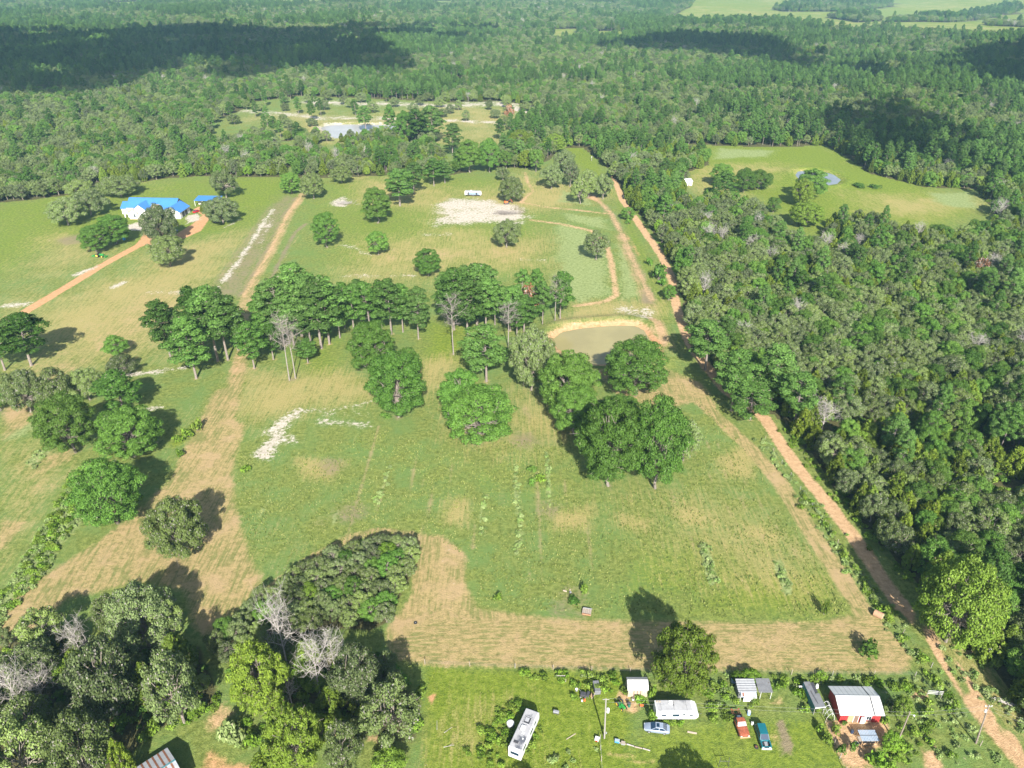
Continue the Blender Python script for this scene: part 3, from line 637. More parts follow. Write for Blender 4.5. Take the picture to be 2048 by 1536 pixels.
def cedar_proto(seed, H=7.0, R=2.6, m=None, kind='cedar'):
    K = R / 2.6
    random.seed(seed); global rng; rng = np.random.default_rng(seed)
    cs, rs, fs = [], [], []; n = int(62 * K ** 1.6)
    for i in range(n):
        t = ((i + .5) / n) ** 1.15; prof = (1 - t ** 1.7) ** .75 * (0.74 + .26 * min(1, t * 5)); az = i * 2.39996 + rng.uniform(-.4, .4)
        rr = R * prof * rng.uniform(.72, 1.02); r = rng.uniform(.38, .7) * (0.55 + .6 * prof) * K ** .45
        cs.append(np.array([math.cos(az) * rr, math.sin(az) * rr, .35 + t * (H - .8)])); rs.append(r); fs.append(rng.uniform(1.0, 1.5))
    p, nn = clump_crown(cs, rs, fs, 300, .24, droop=-.5, jit=.9)
    ax = np.hypot(p[:, 0], p[:, 1])
    me = card_mesh(kind + '_crown', p, nn, .23 * rng.uniform(.6, 1.35, len(p)), rng.random(len(p)), m or L_CEDAR, 1.9)
    mb = MB(); limb(mb, [Vector((0, 0, -.3)), Vector((.05, 0, H * .5)), Vector((0, .05, H * .92))], .17, .03, 6)
    proto(kind, me, mb.mesh(kind + '_trunk', M_BARK), R, H)

def dead_proto(kind, seed, H, R, first=.35, m=None, depth_n=4, spread=0.75, tilt_up=.55):
    """bare tree: branching limbs only, the fine twigs as the crown"""
    random.seed(seed); limbs, twigs = MB(), MB(); limbs_end = []
    def grow_b(p, d, L, r, lev):
        segs = 3; q = p
        for i in range(segs):
            d = (d + Vector((random.gauss(0, .16), random.gauss(0, .16), random.gauss(.03, .10)))).normalized(); e = q + d * L / segs
            (limbs if lev < 2 else twigs).tube(q, e, r * (1 - i * .22), r * (1 - (i + 1) * .22), 5 if lev < 2 else 3, False)
            if lev < depth_n and (i > 0 or lev > 0):
                for _ in range(2 if lev < 3 else 2):
                    ax = Vector((random.gauss(0, 1), random.gauss(0, 1), random.gauss(.15, .7))).normalized()
                    nd = (d * (1 - spread) + ax * spread).normalized(); grow_b(e, nd, L * random.uniform(.5, .72), r * .5, lev + 1)
            q = e
    limb(limbs, [Vector((0, 0, -.4)), Vector((.1, 0, H * .35)), Vector((-.05, .1, H * .7)), Vector((.1, .05, H * .98))], .24, .05, 7)
    nb = 13
    for i in range(nb):
        t = first + (1 - first) * (i + .3) / nb; az = i * 2.4 + random.uniform(-.4, .4); k = math.sin(min(1, (t - first) / (1 - first) + .25) * math.pi * .78)
        grow_b(Vector((0, 0, H * t * .97)), Vector((math.cos(az), math.sin(az), tilt_up)).normalized(), R * 1.05 * k, .085, 1)
    mm = m or M_DEAD; proto(kind, twigs.mesh(kind + '_twigs', mm), limbs.mesh(kind + '_trunk', mm), R, H)

def bush_proto(kind, m, seed, R=1.2, H=1.5, n=11, per=120, size=.24):
    random.seed(seed); global rng; rng = np.random.default_rng(seed)
    cs = [np.array([rng.uniform(-.6, .6) * R, rng.uniform(-.6, .6) * R, rng.uniform(.2, .72) * H]) for _ in range(n)]
    rs = list(rng.uniform(.30, .5, n) * R); fs = list(rng.uniform(.7, 1.1, n))
    p, nn = clump_crown(cs, rs, fs, per, size, droop=-.3, jit=1.0); ok = p[:, 2] > .02; p, nn = p[ok], nn[ok]
    me = card_mesh(kind + '_crown', p, nn, size * rng.uniform(.6, 1.4, len(p)), rng.random(len(p)), m, 1.7)
    mb = MB()
    for i in range(5): mb.tube((0, 0, -.1), cs[i], .03, .012, 4, False)
    proto(kind, me, mb.mesh(kind + '_stem', M_BARK), R, H)

for i in range(6): oak_proto('oak', L_OAK, 100 + i, gaps=0.16, nclump=54, kr=(.62, 1.10), rr=(.65, 1.5))
for i in range(5): oak_proto('green', L_GREEN, 200 + i, H=10.5, nclump=52, per=250, kr=(.66, 1.08), gaps=.10, rr=(.75, 1.6), size=.22, base=.05)
for i in range(6): pine_proto(300 + i, lo=.36, dens=1.15)
for i in range(2): pine_proto(350 + i, lo=.30, dens=1.15)
for i in range(5): cedar_proto(400 + i)
for i in range(3): oak_proto('bigoak', L_OAK, 130 + i, R=8.5, H=11.0, nclump=80, per=240, size=.235, base=.05, gaps=.24, rr=(.9, 2.1), trunk_r=.36, kr=(.58, 1.10))
for i in range(4): oak_proto('biggreen', L_GREEN, 230 + i, R=8.5, H=13.0, nclump=92, per=215, size=.24, base=.04, gaps=.12, rr=(1.0, 2.2), trunk_r=.36, kr=(.66, 1.10))
for i in range(3): oak_proto('tallgreen', L_GREEN, 260 + i, R=8.0, H=20.0, nclump=135, per=200, size=.25, base=.05, gaps=.14, rr=(1.0, 2.1), trunk_r=.36, kr=(.66, 1.10))
for i in range(3): oak_proto('bigcedar', L_CEDAR, 430 + i, R=6.0, H=10.0, nclump=150, per=340, size=.19, base=.03, gaps=.08, rr=(.6, 1.2), kr=(.62, 1.08))
for i in range(1): oak_proto('biglime', L_LIME, 510 + i, R=7, H=12.0, nclump=160, per=190, size=.23, base=.02, rr=(.8, 1.4))
for i in range(3): oak_proto('lime', L_LIME, 500 + i, R=4, H=8.0, nclump=44, per=190, size=.24, base=.03, rr=(.75, 1.25))
for i in range(2): dead_proto('deadpine', 600 + i, 20, 4.0, .52, M_DEADB, depth_n=3, spread=.62, tilt_up=.5)
for i in range(3): dead_proto('bare', 650 + i, 8.0, 4.2, .28, M_DEAD, depth_n=3, spread=.7, tilt_up=.7)
for i in range(2): oak_proto('rust', L_RUST, 700 + i, R=3.5, H=8, nclump=20, per=40, gaps=.2, size=.4)
for i in range(3): bush_proto('shrub', L_LIME, 800 + i)
for i in range(3): bush_proto('weedclump', L_WEED, 820 + i, 1.0, 1.1, 12, 150, .20)
for i in range(2): bush_proto('darkshrub', L_GREEN, 840 + i)
rng = np.random.default_rng(99); random.seed(99)

NAMES = {'bigoak': 'oak_tree', 'tallgreen': 'oak_tree', 'biggreen': 'oak_tree', 'bigcedar': 'cedar_tree', 'biglime': 'broadleaf_tree', 'oak': 'oak_tree', 'green': 'oak_tree', 'pine': 'pine_tree', 'cedar': 'cedar_tree', 'lime': 'broadleaf_tree', 'deadpine': 'dead_pine_tree', 'bare': 'dead_tree', 'rust': 'browned_tree', 'shrub': 'shrub', 'weedclump': 'weed_clump', 'darkshrub': 'shrub'}
CATS = {'shrub': 'shrub', 'darkshrub': 'shrub', 'weedclump': 'weeds'}
COUNT = {}
def plant(kind, x, y, r, h, label, group=None, var=None, lean=0.0, rz=None, z=None):
    lim = {'oak': 6.0, 'green': 5.6, 'cedar': 3.9, 'lime': 5.5}.get(kind)
    if lim and r > lim: kind = ('tall' if kind == 'green' and h > 1.75 * r else 'big') + kind
    v = PROTO[kind]; cr, tr, R0, H0 = v[(COUNT.get(kind, 0) if var is None else var) % len(v)]
    COUNT[kind] = COUNT.get(kind, 0) + 1
    o = bpy.data.objects.new(NAMES[kind], None); C.objects.link(o); o.empty_display_size = .5
    o.location = (x, y, gz(x, y) if z is None else z); o.rotation_euler = (random.uniform(-.02, .02), lean, random.uniform(0, 6.28) if rz is None else rz)
    o.scale = (r / R0, r / R0, h / H0); tag(o, label, CATS.get(kind, 'tree'), group)
    parts = ('stem', 'foliage') if kind in CATS else ('trunk', 'bare_twigs' if kind in ('deadpine', 'bare') else 'crown')
    for nme, me in zip(parts, (tr, cr)):
        c = bpy.data.objects.new(nme, me); C.objects.link(c); c.parent = o
    return o

def tree_px(kind, bx, by, ty, wpx, label, group=None, hmul=1.0, **kw):
    """plants a tree whose foot, top and crown width were read off the survey photograph"""
    b = P(bx, by); dz = depth(b); r = wpx / 2 / F * dz
    e = math.atan2(CH, b.y); ce, se = math.cos(e), math.sin(e)
    E = (by - ty) / F * dz            # seen height across the line of sight
    lo, hi = .5, 40.0
    flat = {'pine': .25, 'deadpine': .25, 'cedar': .4}.get(kind, .40)
    for _ in range(30):
        h = (lo + hi) / 2; a = flat * h; rr = r * (.6 if kind in ('cedar',) else .85)
        s = (h - a) * ce + math.sqrt((a * ce) ** 2 + (rr * se) ** 2)
        if s > E: hi = h
        else: lo = h
    return plant(kind, b.x, b.y, r, max(h * hmul, r * .55), label, group, **kw)

T = [
 # --- round the blue-roofed house and its field
 ('oak', 342, 533, 466, 76, 'dark oak in the field just below the house driveway loop'),
 ('oak', 328, 490, 410, 74, 'broad oak standing in front of the white house with the blue roof'),
 ('green', 196, 505, 448, 58, 'round oak beside the driveway above the green tractor'),
 ('green', 232, 488, 428, 60, 'oak with the blue portable toilet standing at its foot'),
 ('oak', 137, 450, 394, 72, 'leftmost oak of the group on the lawn left of the white house'),
 ('oak', 182, 430, 376, 72, 'spreading oak close to the left end of the white house'),
 ('oak', 163, 396, 358, 54, 'small oak behind the two lawn oaks left of the white house'),
 ('oak', 244, 392, 348, 78, 'broad oak on the lawn behind the white house'),
 ('oak', 453, 397, 340, 58, 'dense oak behind the blue-roofed carport'),
 ('oak', 446, 447, 394, 70, 'oak in front of the blue-roofed carport with a dark car under it'),
 ('cedar', 411, 424, 402, 20, 'yellow-green cedar between the red car and the carport oak'),
 ('green', 584, 388, 344, 42, 'left tree of the pair at the top of the brown lane'),
 ('oak', 628, 398, 344, 50, 'right tree of the pair at the top of the brown lane'),
 ('oak', 684, 366, 330, 48, 'dark oak at the wood edge above the brown brush mound'),
 ('green', 655, 495, 424, 54, 'lone leaning oak in the upper field left of the other lone oaks'),
 ('green', 755, 446, 374, 56, 'tall round oak left of the white sand pad'),
 ('pine', 800, 412, 340, 66, 'bushy pine on the upper field edge behind the sand pad oak'),
 ('green', 757, 510, 459, 42, 'small round oak with pale sand at its foot in the upper field'),
 ('green', 858, 552, 496, 52, 'bright round oak standing alone above the middle pine group'),
 ('oak', 1014, 494, 438, 58, 'round dark oak right below the white sand pad'),
 ('oak', 1192, 519, 461, 50, 'slanting oak on the pale weed field beside the tan track'),
 ('oak', 1022, 404, 353, 54, 'open oak with pale limbs shading the small orange machine'),
 ('oak', 1006, 361, 334, 30, 'small oak above the orange machine tree'),
 ('oak', 1102, 378, 328, 46, 'round oak left of the tall slim oak by the upper track'),
 ('oak', 1140, 373, 322, 36, 'slim oak with a pale bare trunk by the upper track'),
 ('oak', 1128, 345, 300, 44, 'oak at the mouth of the green lane behind the two track oaks'),
 ('oak', 1160, 408, 356, 36, 'lower left oak of the clump beside the red dirt patch'),
 ('oak', 1176, 395, 338, 46, 'middle oak of the clump beside the red dirt patch'),
 ('oak', 1206, 398, 348, 42, 'right oak of the clump beside the red dirt patch'),
 ('pine', 868, 372, 318, 40, 'pine with a pale trunk on the upper field edge'), ('pine', 890, 366, 322, 36, 'right pine of the clump on the upper field edge'),
 ('pine', 828, 388, 326, 44, 'dark pine close behind the bushy field-edge pine'),
 # --- pine belt across the middle
 ('pine', 63, 731, 628, 90, 'tall pine at the left edge with a long bare trunk'),
 ('pine', 10, 740, 640, 70, 'pine cut by the left edge of the view'),
 ('pine', 343, 720, 600, 64, 'tall ragged pine at the left end of the pine belt'),
 ('pine', 393, 757, 636, 80, 'front pine of the left clump with green tufts low on its trunk'),
 ('pine', 436, 722, 578, 84, 'tallest pine of the left clump beside the brown lane'),
 ('pine', 456, 720, 578, 74, 'thin trunked pine at the right of the left clump'),
 ('pine', 404, 700, 580, 60, 'rear pine of the left clump'),
 ('pine', 509, 737, 646, 54, 'slim pine standing alone where the lane meets the pine belt'),
 ('pine', 547, 719, 648, 44, 'small slim pine left of the two dead pines'),
 ('deadpine', 579, 761, 640, 46, 'left grey dead pine of the pair with pale bare trunks'),
 ('deadpine', 591, 757, 648, 42, 'right grey dead pine of the pair with pale bare trunks'),
 ('pine', 616, 726, 676, 40, 'low thin pine just right of the two dead pines'),
 ('pine', 643, 697, 560, 84, 'pine with a clean trunk in front of the big centre-left clump'),
 ('pine', 659, 688, 556, 72, 'second clean trunked pine in front of the big centre-left clump'),
 ('pine', 568, 690, 560, 74, 'left pine of the big centre-left clump'),
 ('pine', 604, 672, 528, 88, 'topmost pine of the big centre-left clump'),
 ('pine', 622, 690, 560, 70, 'inner pine of the big centre-left clump'),
 ('pine', 708, 666, 570, 50, 'left pine of the line between the two big pine clumps'),
 ('pine', 742, 672, 566, 54, 'second pine of the line between the two big pine clumps'),
 ('pine', 783, 668, 560, 66, 'dense dark pine of the line between the two big pine clumps'),
 ('pine', 837, 678, 574, 48, 'last pine of the line, with a short bare trunk beside the green lane'),
 ('green', 748, 752, 640, 88, 'rear tree of the leafy pair left of the grassy centre lane'),
 ('green', 796, 834, 700, 108, 'large front oak of the leafy pair left of the grassy centre lane'),
 ('green', 820, 760, 690, 50, 'grey flecked oak behind the large front oak of the leafy pair'),
 ('pine', 908, 660, 540, 74, 'left pine of the dark clump above the grey dead pine'), ('pine', 955, 650, 530, 80, 'top pine of the dark clump above the grey dead pine'), ('pine', 935, 672, 560, 74, 'front pine of the dark clump above the grey dead pine'), ('pine', 972, 660, 556, 58, 'right pine of the dark clump above the grey dead pine'),
 ('deadpine', 907, 709, 600, 44, 'grey dead pine standing alone on the grassy centre lane'),
 ('pine', 953, 656, 592, 44, 'small slim pine between the two lone dead pines'),
 ('deadpine', 1017, 696, 608, 44, 'grey dead pine beside the bare reddish ground above the pond oak'),
 ('pine', 1020, 662, 572, 60, 'green pine behind the dead pine above the pond oak'), ('pine', 1048, 664, 590, 56, 'low dark pine left of the browned pine'),
 ('pine', 1042, 632, 540, 40, 'left pine of the two tall ones behind the browned pine'), ('pine', 1072, 630, 541, 40, 'right pine of the two tall ones behind the browned pine'),
 ('rust', 1060, 640, 562, 36, 'browned dying pine with rust coloured needles near the pond'),
 ('deadpine', 1110, 642, 560, 34, 'broken topped dead pine of the pair above the pond'), ('pine', 1120, 638, 545, 46, 'green pine of the pair above the pond'),
 # --- big trees round the pond and meadow
 ('pine', 973, 763, 652, 80, 'large pine with a pale trunk left of the pond'),
 ('oak', 1062, 780, 654, 92, 'grey-green oak on the left bank of the pond'),
 ('green', 1132, 830, 700, 112, 'big dark oak hanging over the near bank of the pond'), ('green', 1150, 868, 770, 92, 'lower oak joined to the big dark pond oak'),
 ('green', 1270, 790, 672, 118, 'single round oak casting its shade on the pond'),
 ('green', 925, 850, 738, 84, 'smaller rear oak of the two in the middle of the meadow'), ('green', 958, 888, 766, 134, 'huge round oak in the middle of the meadow'),
 ('green', 1234, 862, 786, 86, 'rear oak between the pond tree and the meadow pair'),
 ('green', 1217, 972, 802, 124, 'left oak of the big pair at the right of the meadow'), ('green', 1311, 976, 800, 114, 'right oak of the big pair at the right of the meadow, with a bare trunk'), ('oak', 1366, 920, 838, 60, 'pale oak leaning out right of the big meadow pair'),
 # --- left field
 ('green', 236, 712, 668, 46, 'small dark tree above the grey oaks of the left field'), ('oak', 252, 748, 706, 60, 'open small oak left of the ragged pine'),
 ('oak', 62, 825, 736, 76, 'grey oak at the left of the left-field group'), ('oak', 118, 818, 734, 74, 'middle grey oak of the left-field group'), ('oak', 181, 800, 732, 76, 'grey oak with a forked pale trunk in the left-field group'),
 ('pine', 250, 826, 738, 84, 'soft green pine of the left-field group'), ('green', 152, 905, 786, 104, 'bright oak at the front left of the left-field group'), ('green', 270, 913, 808, 116, 'bright oak at the front right of the left-field group'),
 ('green', 237, 1046, 918, 132, 'large lone oak casting a round shade on the mown path'), ('oak', 366, 1114, 996, 118, 'lone grey oak with open limbs beside the mown path'),
 ('green', 2, 822, 772, 40, 'oak showing only its edge at the left border of the field'),
 # --- lower left copse
 ('oak', 300, 1292, 1172, 150, 'big grey oak with a forked bare crown at the top of the lower left copse'), ('oak', 232, 1262, 1190, 70, 'small pale oak joined to the big grey oak of the lower left copse'), ('oak', 350, 1282, 1196, 76, 'right-hand oak joined to the big grey oak of the lower left copse'),
 ('oak', 100, 1300, 1218, 92, 'drooping oak on the red path at the edge of the lower left copse'), ('cedar', 128, 1305, 1262, 40, 'yellowish cedar beneath the drooping oak'),
 ('bare', 167, 1318, 1258, 56, 'small white dead tree between the drooping oak and the big grey oak'),
 ('oak', 92, 1366, 1286, 92, 'half bare oak near the left edge of the copse'), ('oak', 22, 1400, 1314, 80, 'oak at the left edge below the half bare oak'), ('bare', 52, 1432, 1352, 64, 'grey leafless tree among the left edge oaks'), ('bare', 92, 1408, 1350, 60, 'low grey leafless tree beside the half bare oak'),
 ('cedar', 165, 1362, 1302, 56, 'lime cedar below the small white dead tree'), ('oak', 235, 1440, 1292, 136, 'broad oak in the centre of the lower left copse'),
 ('cedar', 366, 1352, 1272, 72, 'bright yellow cedar with a dark shade behind it in the copse'), ('oak', 370, 1448, 1314, 118, 'tall grey oak on the right side of the copse by the dirt yard'), ('cedar', 305, 1400, 1330, 56, 'yellowish cedar wedged between the two broad copse oaks'),
 ('oak', 75, 1474, 1390, 108, 'oak above the bottom left corner'), ('oak', 70, 1580, 1452, 150, 'huge pale oak filling the bottom left corner'), ('oak', 186, 1570, 1446, 126, 'huge pale oak second from the bottom left corner'), ('cedar', 258, 1560, 1484, 44, 'cedar close to the rusty barn roof'), ('oak', -30, 1480, 1400, 100, 'oak cut by the left edge low down'),
 # --- hedge copse and trees below it
 ('bare', 574, 1328, 1224, 66, 'tall white leafless tree at the foot of the long oak thicket'), ('cedar', 532, 1425, 1302, 112, 'large yellow-green cedar left of the white leafless tree'),
 ('lime', 618, 1332, 1280, 62, 'bright leafy young tree right of the white leafless tree'), ('bare', 640, 1388, 1300, 66, 'crooked pale leafless tree in the middle of the lower trees'), ('bare', 670, 1338, 1276, 62, 'low pale leafless tree by the mown path'), ('bare', 584, 1408, 1370, 36, 'short pale leafless tree beside the orange chair'),
 ('oak', 716, 1402, 1296, 106, 'round grey oak beside the crooked leafless tree'), ('oak', 786, 1482, 1366, 136, 'broad oak beside the green yard with dark shade behind'), ('cedar', 664, 1430, 1376, 56, 'greenish cedar under the round grey oak'),
 ('cedar', 600, 1540, 1424, 112, 'big lime cedar at the bottom edge'), ('oak', 692, 1550, 1452, 84, 'pale oak at the bottom edge right of the lime cedar'), ('lime', 780, 1548, 1500, 70, 'light green tree at the bottom edge under the broad oak'),
 ('cedar', 530, 1560, 1510, 50, 'low yellow cedar at the bottom edge by the dirt yard'),
 # --- right side
 ('lime', 1892, 1284, 1124, 150, 'large bright round tree on the far side of the dirt road'), ('cedar', 1362, 1388, 1264, 122, 'big yellow-green cedar between the white shed and the trailer'),
 ('green', 1440, 372, 326, 44, 'round oak at the tree line below the small white cabins'),
 ('green', 1620, 400, 338, 58, 'dark tree on the near bank of the small blue-grey pond'), ('cedar', 1600, 412, 358, 44, 'cedar in front of the dark pond bank tree'), ('green', 1546, 425, 393, 30, 'lone round bush-like tree in the grass lane below the small pond'), ('green', 1516, 378, 338, 52, 'dark tree left of the small blue-grey pond'), ('pine', 1448, 400, 344, 40, 'dome topped pine at the edge of the right-hand meadow'), ('green', 1488, 384, 336, 40, 'round dark tree second left of the small pond'), ('lime', 1608, 452, 402, 66, 'leafy round tree at the end of the grass lane'),
 ('green', 1716, 372, 365, 22, 'low bush right of the small blue-grey pond'), ('darkshrub', 1720, 375, 368, 24, 'flat green shrub row start right of the small pond'), ('darkshrub', 1750, 376, 369, 26, 'flat green shrub row end right of the small pond'),
 ('darkshrub', 1299, 531, 514, 16, 'dark shrub between the track and the dirt road'), ('darkshrub', 1318, 560, 528, 32, 'dark leafy shrub right of the bare track'), ('darkshrub', 1322, 572, 556, 22, 'lower shrub touching the dark leafy shrub'), ('green', 1338, 600, 566, 30, 'small leaning tree at the upper bend of the dirt road'),
 ('green', 1256, 440, 414, 30, 'dark low tree beside the road gate at the wood edge'), ('darkshrub', 1257, 448, 437, 14, 'little round shrub beneath the low gate tree'),
 ('pine', 1410, 740, 640, 90, 'pine at the wood edge right of the pond'), ('pine', 1462, 822, 700, 74, 'pine overhanging the bend of the mown strip'), ('pine', 1500, 840, 760, 90, 'low pine pushing out over the dirt road'), ('pine', 1540, 812, 690, 90, 'pine behind the low one at the road mouth'), ('pine', 1588, 850, 745, 80, 'round green pine just right of the road mouth'),
 ('rust', 1955, 560, 512, 30, 'rust brown dying tree deep in the right-hand wood'),
 # --- clearing far back
 ('pine', 732, 262, 214, 30, 'tall pine in front of the far grey pond'), ('pine', 782, 274, 214, 26, 'slim pine at the right end of the far grey pond'), ('pine', 866, 285, 216, 50, 'pine clump tree right of the far pond'), ('pine', 838, 290, 222, 44, 'pine left of the clump right of the far pond'), ('green', 812, 288, 222, 40, 'oak next to the right end of the far pond'),
 ('pine', 1000, 281, 240, 20, 'lone slim pine on the far dry field'), ('pine', 905, 312, 250, 40, 'leaning pine below the far dry field'), ('green', 940, 345, 280, 48, 'left leafy tree of the dark row above the upper track'), ('green', 980, 345, 278, 44, 'right leafy tree of the dark row above the upper track'), ('green', 1012, 338, 302, 26, 'pointed tree of the dark row'), ('cedar', 1050, 338, 300, 32, 'bright cedar of the dark row'), ('green', 1072, 344, 296, 30, 'dark tree closing the row at the green lane'),
 ('rust', 1018, 244, 206, 20, 'rust coloured tree on the far sandy clearing'), ('cedar', 1040, 300, 260, 44, 'round cedar right of the lone slim pine'), ('cedar', 1108, 304, 268, 46, 'round cedar at the end of the green lane'),
]
GRP = {'pine': 'pines of the belt and clearings', 'oak': 'grey oaks of the fields and copse', 'green': 'leafy green oaks of the fields', 'cedar': 'yellow-green cedars standing singly', 'bare': 'leafless pale trees', 'deadpine': 'grey dead pines', 'lime': 'bright leafy trees', 'rust': 'rust brown trees', 'darkshrub': 'dark shrubs by the tracks'}
for kd, bx, by, ty, wp_, lab in T:
    if kd == 'pine' and bx < 1130 and 560 < by < 770: wp_ *= 1.08
    if kd == 'oak' and bx < 860 and by > 1180: wp_ *= .90
    tree_px(kd, bx, by, ty, wp_, lab, GRP[kd])
    q = P(bx, by)
    if by > 440 and kd in ('pine', 'deadpine', 'green', 'oak', 'lime') and by < 1300: spot('brown' if kd != 'pine' else 'dirt', (bx, by), 1.6, 3.5, .62)
q_ = P(1355, 1500); plant('green', q_.x + 2.2, 67.5, 5.6, 11.5, 'oak below the frame whose shade falls on the grass beneath the silver sedan', GRP['green']); q_ = P(1040, 1525); plant('green', q_.x + 1.5, 68.5, 3.6, 9.0, 'smaller oak below the frame shading the foot of the motorhome', GRP['green'])
HAND = [(P(a[1], a[2]).x, P(a[1], a[2]).y, a[4] / 2 / F * depth(P(a[1], a[2]))) for a in T]

# the long thicket below the meadow: young oaks shoulder to shoulder
THK = [(430, 1300), (500, 1230), (560, 1185), (640, 1140), (720, 1108), (800, 1098), (822, 1112), (826, 1150), (800, 1195), (782, 1240), (740, 1262), (660, 1255), (600, 1275), (560, 1312), (500, 1330), (450, 1325)]
wt = W(THK); pts = []
for _ in range(4000):
    q = rng.uniform(wt.min(0), wt.max(0))
    if inside(np.array([q[0]]), np.array([q[1]]), wt)[0] and all((q[0] - a) ** 2 + (q[1] - b) ** 2 > 3.0 ** 2 for a, b in pts): pts.append((q[0], q[1]))
for x, y in pts:
    kd = random.choices(('oak', 'green', 'lime'), (8, 1.2, .5))[0]
    plant(kd, x, y, random.uniform(2.0, 2.8), random.uniform(4.6, 6.4), {'oak': 'young grey oak in the long dense thicket below the meadow', 'green': 'young green oak in the long dense thicket below the meadow', 'lime': 'bright young tree in the long dense thicket below the meadow'}[kd], {'oak': 'young grey oaks of the long thicket', 'green': 'young green oaks of the long thicket', 'lime': 'bright young trees of the long thicket'}[kd])
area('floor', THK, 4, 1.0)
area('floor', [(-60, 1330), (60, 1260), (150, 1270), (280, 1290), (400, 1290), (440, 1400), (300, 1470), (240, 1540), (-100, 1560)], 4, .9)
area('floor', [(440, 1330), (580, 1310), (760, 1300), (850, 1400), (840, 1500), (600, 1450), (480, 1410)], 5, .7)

# pines filling the belt between the named ones, young oaks filling the lower left copse
for bx, by, ty, w_ in ((362, 712, 618, 56), (412, 712, 596, 60), (476, 700, 612, 50), (536, 686, 588, 54), (588, 690, 572, 60), (680, 676, 578, 52), (690, 656, 568, 46), (724, 650, 560, 48), (764, 656, 562, 52), (806, 664, 570, 50), (895, 640, 546, 50), (930, 634, 536, 54), (990, 650, 560, 48), (1034, 676, 602, 46), (1085, 650, 566, 36)):
    tree_px('pine', bx, by, ty, w_, 'rear pine filling the belt of pines across the middle', 'rear pines of the middle belt')
cop = [W(q_) for q_ in ([(-40, 1330), (60, 1262), (150, 1268), (280, 1290), (395, 1290), (430, 1400), (300, 1460), (240, 1530), (-40, 1550)], [(600, 1330), (760, 1320), (840, 1400), (830, 1490), (680, 1500), (600, 1450)])]
n_y = 0
while n_y < 46:
    w_ = cop[0 if rng.random() < .72 else 1]; q_ = rng.uniform(w_.min(0), w_.max(0))
    if not inside(np.array([q_[0]]), np.array([q_[1]]), w_)[0]: continue
    kd = random.choices(('oak', 'cedar', 'lime'), (6, 2.2, 1))[0]; n_y += 1
    plant(kd, q_[0], q_[1], random.uniform(1.6, 2.8), random.uniform(4.0, 7.0), {'oak': 'young grey oak filling the lower left copse', 'cedar': 'young cedar filling the lower left copse', 'lime': 'bright sapling filling the lower left copse'}[kd], {'oak': 'young oaks of the lower left copse', 'cedar': 'young cedars of the lower left copse', 'lime': 'bright saplings of the lower left copse'}[kd])

# scattered trees on the far clearing
cl = np.array([P(x, y)[:2] for x, y in CLEAR[0]]); n_cl = []
for _ in range(900):
    q = rng.uniform(cl.min(0), cl.max(0)); px, py = proj(q[0], q[1])
    if len(n_cl) >= 62 or not inside(np.array([q[0]]), np.array([q[1]]), cl)[0]: continue
    if 630 < px < 810 and py > 236: continue
    if 880 < px < 1010 and py > 246 : continue
    if any((q[0] - a) ** 2 + (q[1] - b) ** 2 < 15 ** 2 for a, b in n_cl): continue
    n_cl.append(q); kd = 'oak' if rng.random() < .72 else 'pine'
    wz = 'left of the far grey pond' if px < 640 else 'behind the far grey pond' if px < 830 else 'right of the far grey pond'
    if kd == 'oak': plant('oak', q[0], q[1], rng.uniform(3.5, 6.0), rng.uniform(7, 10.5), 'scattered grey oak on the sandy clearing ' + wz, 'clearing oaks ' + wz)
    else: plant('pine', q[0], q[1], rng.uniform(2.6, 4), rng.uniform(13, 17), 'scattered pine on the sandy clearing ' + wz, 'clearing pines ' + wz)

# --- woods: sample, then the largest as single trees, the rest as one mass per kind
cand = []
for y0, y1, s in ((60, 330, 4.3), (330, 560, 5.0), (560, 900, 5.8), (900, 1500, 7.0), (1500, 2700, 9.5), (2700, 4200, 16)):
    for y in np.arange(y0, y1, s):
        xm = .78 * y + 90
        xs = np.arange(-xm, xm, s); xs = xs + rng.uniform(-.46, .46, len(xs)) * s; ys = y + rng.uniform(-.46, .46, len(xs)) * s
        ok = wooded(xs, ys); cand.append(np.stack([xs[ok], ys[ok], np.full(ok.sum(), s)], 1))
cand = np.concatenate(cand)
thin = vnoise(cand[:, 0], cand[:, 1], 26, 41) * .6 + vnoise(cand[:, 0], cand[:, 1], 9, 42) * .4; cand = cand[(thin > .24) | (cand[:, 1] > 1500)]
hx = np.array(HAND); near = cand[:, 1] < 560; keep = np.ones(len(cand), bool); idx = np.nonzero(near)[0]
dd = np.hypot(cand[idx, 0][:, None] - hx[None, :, 0], cand[idx, 1][:, None] - hx[None, :, 1]) < hx[None, :, 2] * .75
keep[idx[dd.any(1)]] = False; cand = cand[keep]
X, Y, SP = cand.T
pn = vnoise(X, Y, 130, 21) * .6 + vnoise(X, Y, 40, 22) * .4; dn_ = vnoise(X, Y, 60, 23)
px, py = proj(X, Y)
pineb = np.where(Y > 430, .46, .0) + np.where((px < 700) & (py > 190), -.22, 0) + np.where((px > 1180) & (py < 345) & (py > 150), .25, 0)
rnd = rng.random(len(X)); kinds = np.full(len(X), 'oak', dtype=object)
pw = np.clip((pn - .62) * 2.2 + pineb * .6 + .07, .03, .85); cw = np.clip(.19 + (dn_ - .45) * .8, .07, .45) * (1 - .55 * (Y > 600))
gw = .13 + .10 * (vnoise(X, Y, 70, 25) > .55)
kinds[rnd < pw] = 'pine'; a = rnd >= pw
kinds[a & (rnd < pw + cw)] = 'cedar'; b_ = rnd >= pw + cw
kinds[b_ & (rnd < pw + cw + gw * (1 - pw))] = 'green'; c_ = rnd >= pw + cw + gw * (1 - pw)
kinds[c_ & (rnd < pw + cw + gw * (1 - pw) + .07)] = 'lime'; kinds[c_ & (rnd > .988)] = 'bare'
